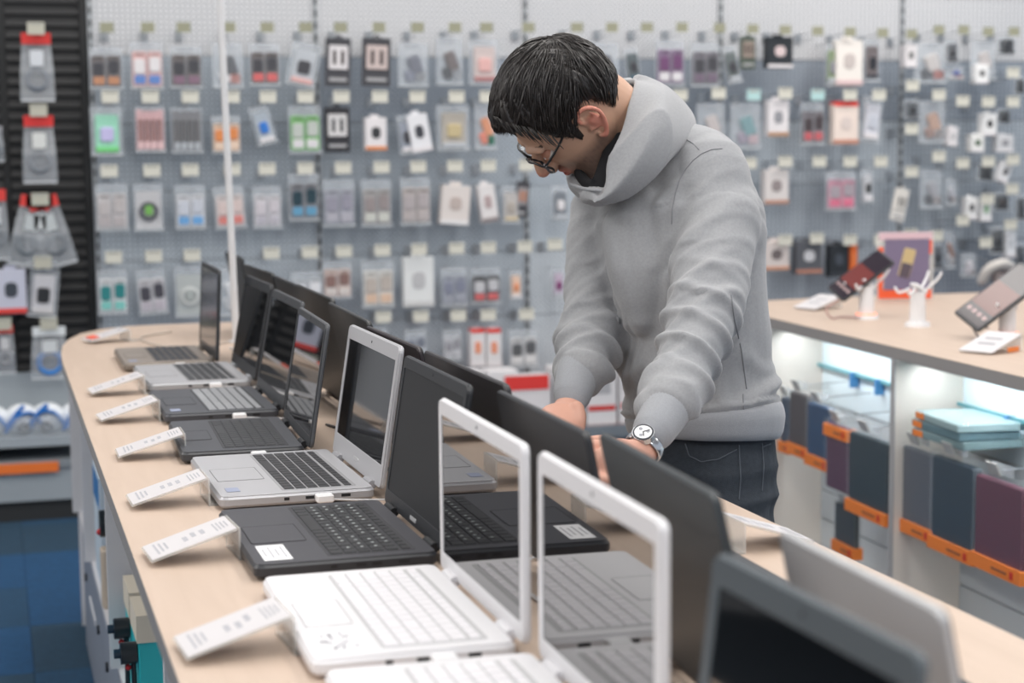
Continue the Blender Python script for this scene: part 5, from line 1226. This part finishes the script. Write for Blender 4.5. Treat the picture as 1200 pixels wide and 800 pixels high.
# strands: start near the whorl (back of crown), comb forward and down
from mathutils.bvhtree import BVHTree
st = MB(); rr = random.Random(11)
def surf(x): pass
whorl = np.array([-.070, .0, .105]); GD = HM.T@np.array([0, 0, -1.])
for k in range(4200):
    th = rr.uniform(-math.pi, math.pi); zl = hemline(th); j = rr.random()**.7
    ph0 = math.asin(max(-.95, min(.9, (zl-.034)/.104))); phs = ph0+(math.pi/2-ph0)*j*.97
    pts = []; t2, p2 = th, phs; off = rr.uniform(-.001, .0035); ln = rr.uniform(.035, .075)
    jit = np.array([rr.gauss(0, .10), rr.gauss(0, .10), rr.gauss(0, .10)]); dirn = None; cur = capP(t2, p2, off)
    for q in range(6):
        if q and cur[2] < hemline(math.atan2(cur[1], cur[0]+.004))-.006: break
        pts.append(hp(*cur))
        c_ = cur-np.array([-.004, 0, .034]); rad = np.array([.104 if c_[0] < 0 else .114, .088, .104]); nn = nrm(c_/rad**2)
        d = nrm(cur-whorl)+GD*.16+.25*np.array([math.sin(cur[2]*60+cur[1]*30), math.sin(cur[0]*55), math.sin(cur[0]*40+cur[2]*45)])
        d = d-nn*(d@nn); d = nrm(nrm(d)+jit+np.array([rr.gauss(0, .03), rr.gauss(0, .03), 0]))
        cur = cur+d*ln/5
        c_ = cur-np.array([-.004, 0, .034]); s_ = math.sqrt(((c_/rad)**2).sum()); tgt = 1+(off+.002*math.sin(q*.9))/.1
        cur = np.array([-.004, 0, .034])+c_/s_*tgt
        if cur[0] > .03: cur = cur+np.array([.012, 0, .004])*max(0, cur[0]/.11)*math.exp(-((cur[2]-.10)/.035)**2)*.3
    if len(pts) < 3: continue
    thick = 2.4 if k % 9 == 0 else 1.
    st.tube(pts, [q*thick for q in [.0005, .0009, .0009, .0008, .0006, .0002][:len(pts)-1]+[.0002]], n=4 if thick > 1 else 3, sub=1, cap=False)
for k in range(110):       # fringe falling over the forehead and the temple
    f = rr.uniform(-1.15, 1.15); zl = hemline(f); c_ = capP(f, math.asin(max(-.9, min(.9, (zl+.022-.034)/.104))), .0035); pts = []
    c_ = c_+np.array([.012, 0, .004])*max(0, math.cos(f))*math.exp(-((c_[2]-.10)/.035)**2)*.6
    ln = rr.uniform(.018, .032)
    for q in range(4):
        pts.append(hp(*(c_+np.array([.010*math.cos(f)*math.sin(q/3*1.5), .012*math.sin(f)*q/3+.004*q*rr.random(), -ln*q/3*1.]))))
    st.tube(pts, [.0013, .0014, .001, .0003], n=4, sub=1, cap=False)
for k in range(3): 
    a_ = hp(-.02, .01*k, .143); st.tube([a_, a_+cu*.012+cr*.004, a_+cu*.010+cr*.016*(k+1)/2], [.0006, .0005, .0003], n=4, sub=2)
o = st.build('hair_strands', HAIR, hair, True); o['kind'] = 'stuff'
# ---- glasses
GF = mat('glasses_black', (22, 22, 26), .25)
gl = bpy.data.objects.new('glasses', None); C.objects.link(gl); gl.parent = man
for s in (1, -1):
    cx, cy_, cz = .103, s*.034, -.004
    ring_ = [hp(cx-.010*(abs(dy+s*.0)/.028)*(1 if dy*s > 0 else .15)+0*.1+(.004 if dz_ > 0 else -.003), cy_+dy, cz+dz_) for dy, dz_ in ((-.026, .010), (-.015, .019), (.0, .020), (.016, .019), (.027, .011), (.027, -.006), (.018, -.018), (.0, -.021), (-.017, -.018), (-.026, -.006))]
    MB().tube(ring_, .0022, n=8, sub=3, closed=True).build('lens_rim', GF, gl, True)
    lm = MB(); lm.add(ring_, [tuple(range(10))]); lm.build('lens', mat('lens_glass', (150, 160, 170), .05, alpha=.25), gl)
    MB().tube([hp(.094, s*.061, .004), hp(.086, s*.071, .006), hp(.05, s*.0775, .014), hp(.005, s*.080, .027), hp(-.018, s*.079, .026), hp(-.036, s*.078, .002)], .0021, n=8, sub=4).build('temple_arm', GF, gl, True)
    MB().box(hp(.092, s*.0635, .004), (.004, .006, .005), HM).build('hinge_stud', mat('hinge_silver', (220, 220, 224), .2, .9), gl)
MB().tube([hp(.105, .009, .004), hp(.110, 0, .007), hp(.105, -.009, .004)], .0018, n=8).build('bridge', GF, gl, True)
# ---- watch and ring
wc = A(758, 517, 2.60); axw = nrm(wrL[2]-wrL[1]); nf = nrm(np.array(-cr)*.30+cu*.45+cb*.95); nf = nrm(nf-axw*(nf@axw)); sw = np.cross(nf, axw)
ce_ = (wrL[1]*.5+wrL[2]*.5)
wt = bpy.data.objects.new('wristwatch', None); C.objects.link(wt); wt.parent = man
SV = mat('watch_steel', (196, 198, 202), .18, .9)
MB().tube([ce_+(sw*math.cos(a_)*.0285+nf*math.sin(a_)*.026) for a_ in np.linspace(0, 2*math.pi, 14, endpoint=False)], [(.009, .002)]*14, n=8, sub=2, closed=True, ref=axw).build('bracelet', SV, wt, True)
Mw = np.array([axw, sw, nf]).T
if np.linalg.det(Mw) < 0: Mw[:, 1] *= -1
MB().cyl(ce_+nf*.024, .0175, .009, 32, .0165, M=Mw).build('watch_case', SV, wt, 'auto')
MB().cyl(ce_+nf*.0332, .0140, .0006, 32, M=Mw).build('dial', mat('dial_white', (236, 236, 238), .3), wt)
MB().frame(.031, .031, .001, .0150, .0026, .0026, .0026, .0026, .0125, M=Mw, c=ce_+nf*.0332, seg=6).build('bezel_ring', mat('bezel_dark', (60, 62, 68), .25, .5), wt)
for a_, l_ in ((.6, .008), (2.4, .010)):
    d_ = axw*math.cos(a_)+sw*math.sin(a_); MB().tube([ce_+nf*.0342, ce_+nf*.0342+d_*l_], .0008, n=5, sub=1).build('watch_hand', GF, wt)
for dx in ((.007, 0), (-.004, .006), (-.004, -.006)): MB().cyl(ce_+nf*.0338+axw*dx[0]+sw*dx[1], .003, .0003, 14, M=Mw).build('subdial', mat('subdial_grey', (150, 152, 158), .4), wt)
f = fing[2][0]; d_ = nrm(f[1]-f[0]); c_ = f[0]*.45+f[1]*.55; a1 = nrm(np.cross(d_, cu)); a2 = np.cross(d_, a1)
MB().tube([c_+a1*.0102*math.cos(q)+a2*.0102*math.sin(q) for q in np.linspace(0, 2*math.pi, 12, endpoint=False)], .0014, n=6, sub=2, closed=True).build('ring', mat('ring_gold', (214, 180, 120), .2, .9), man, True)
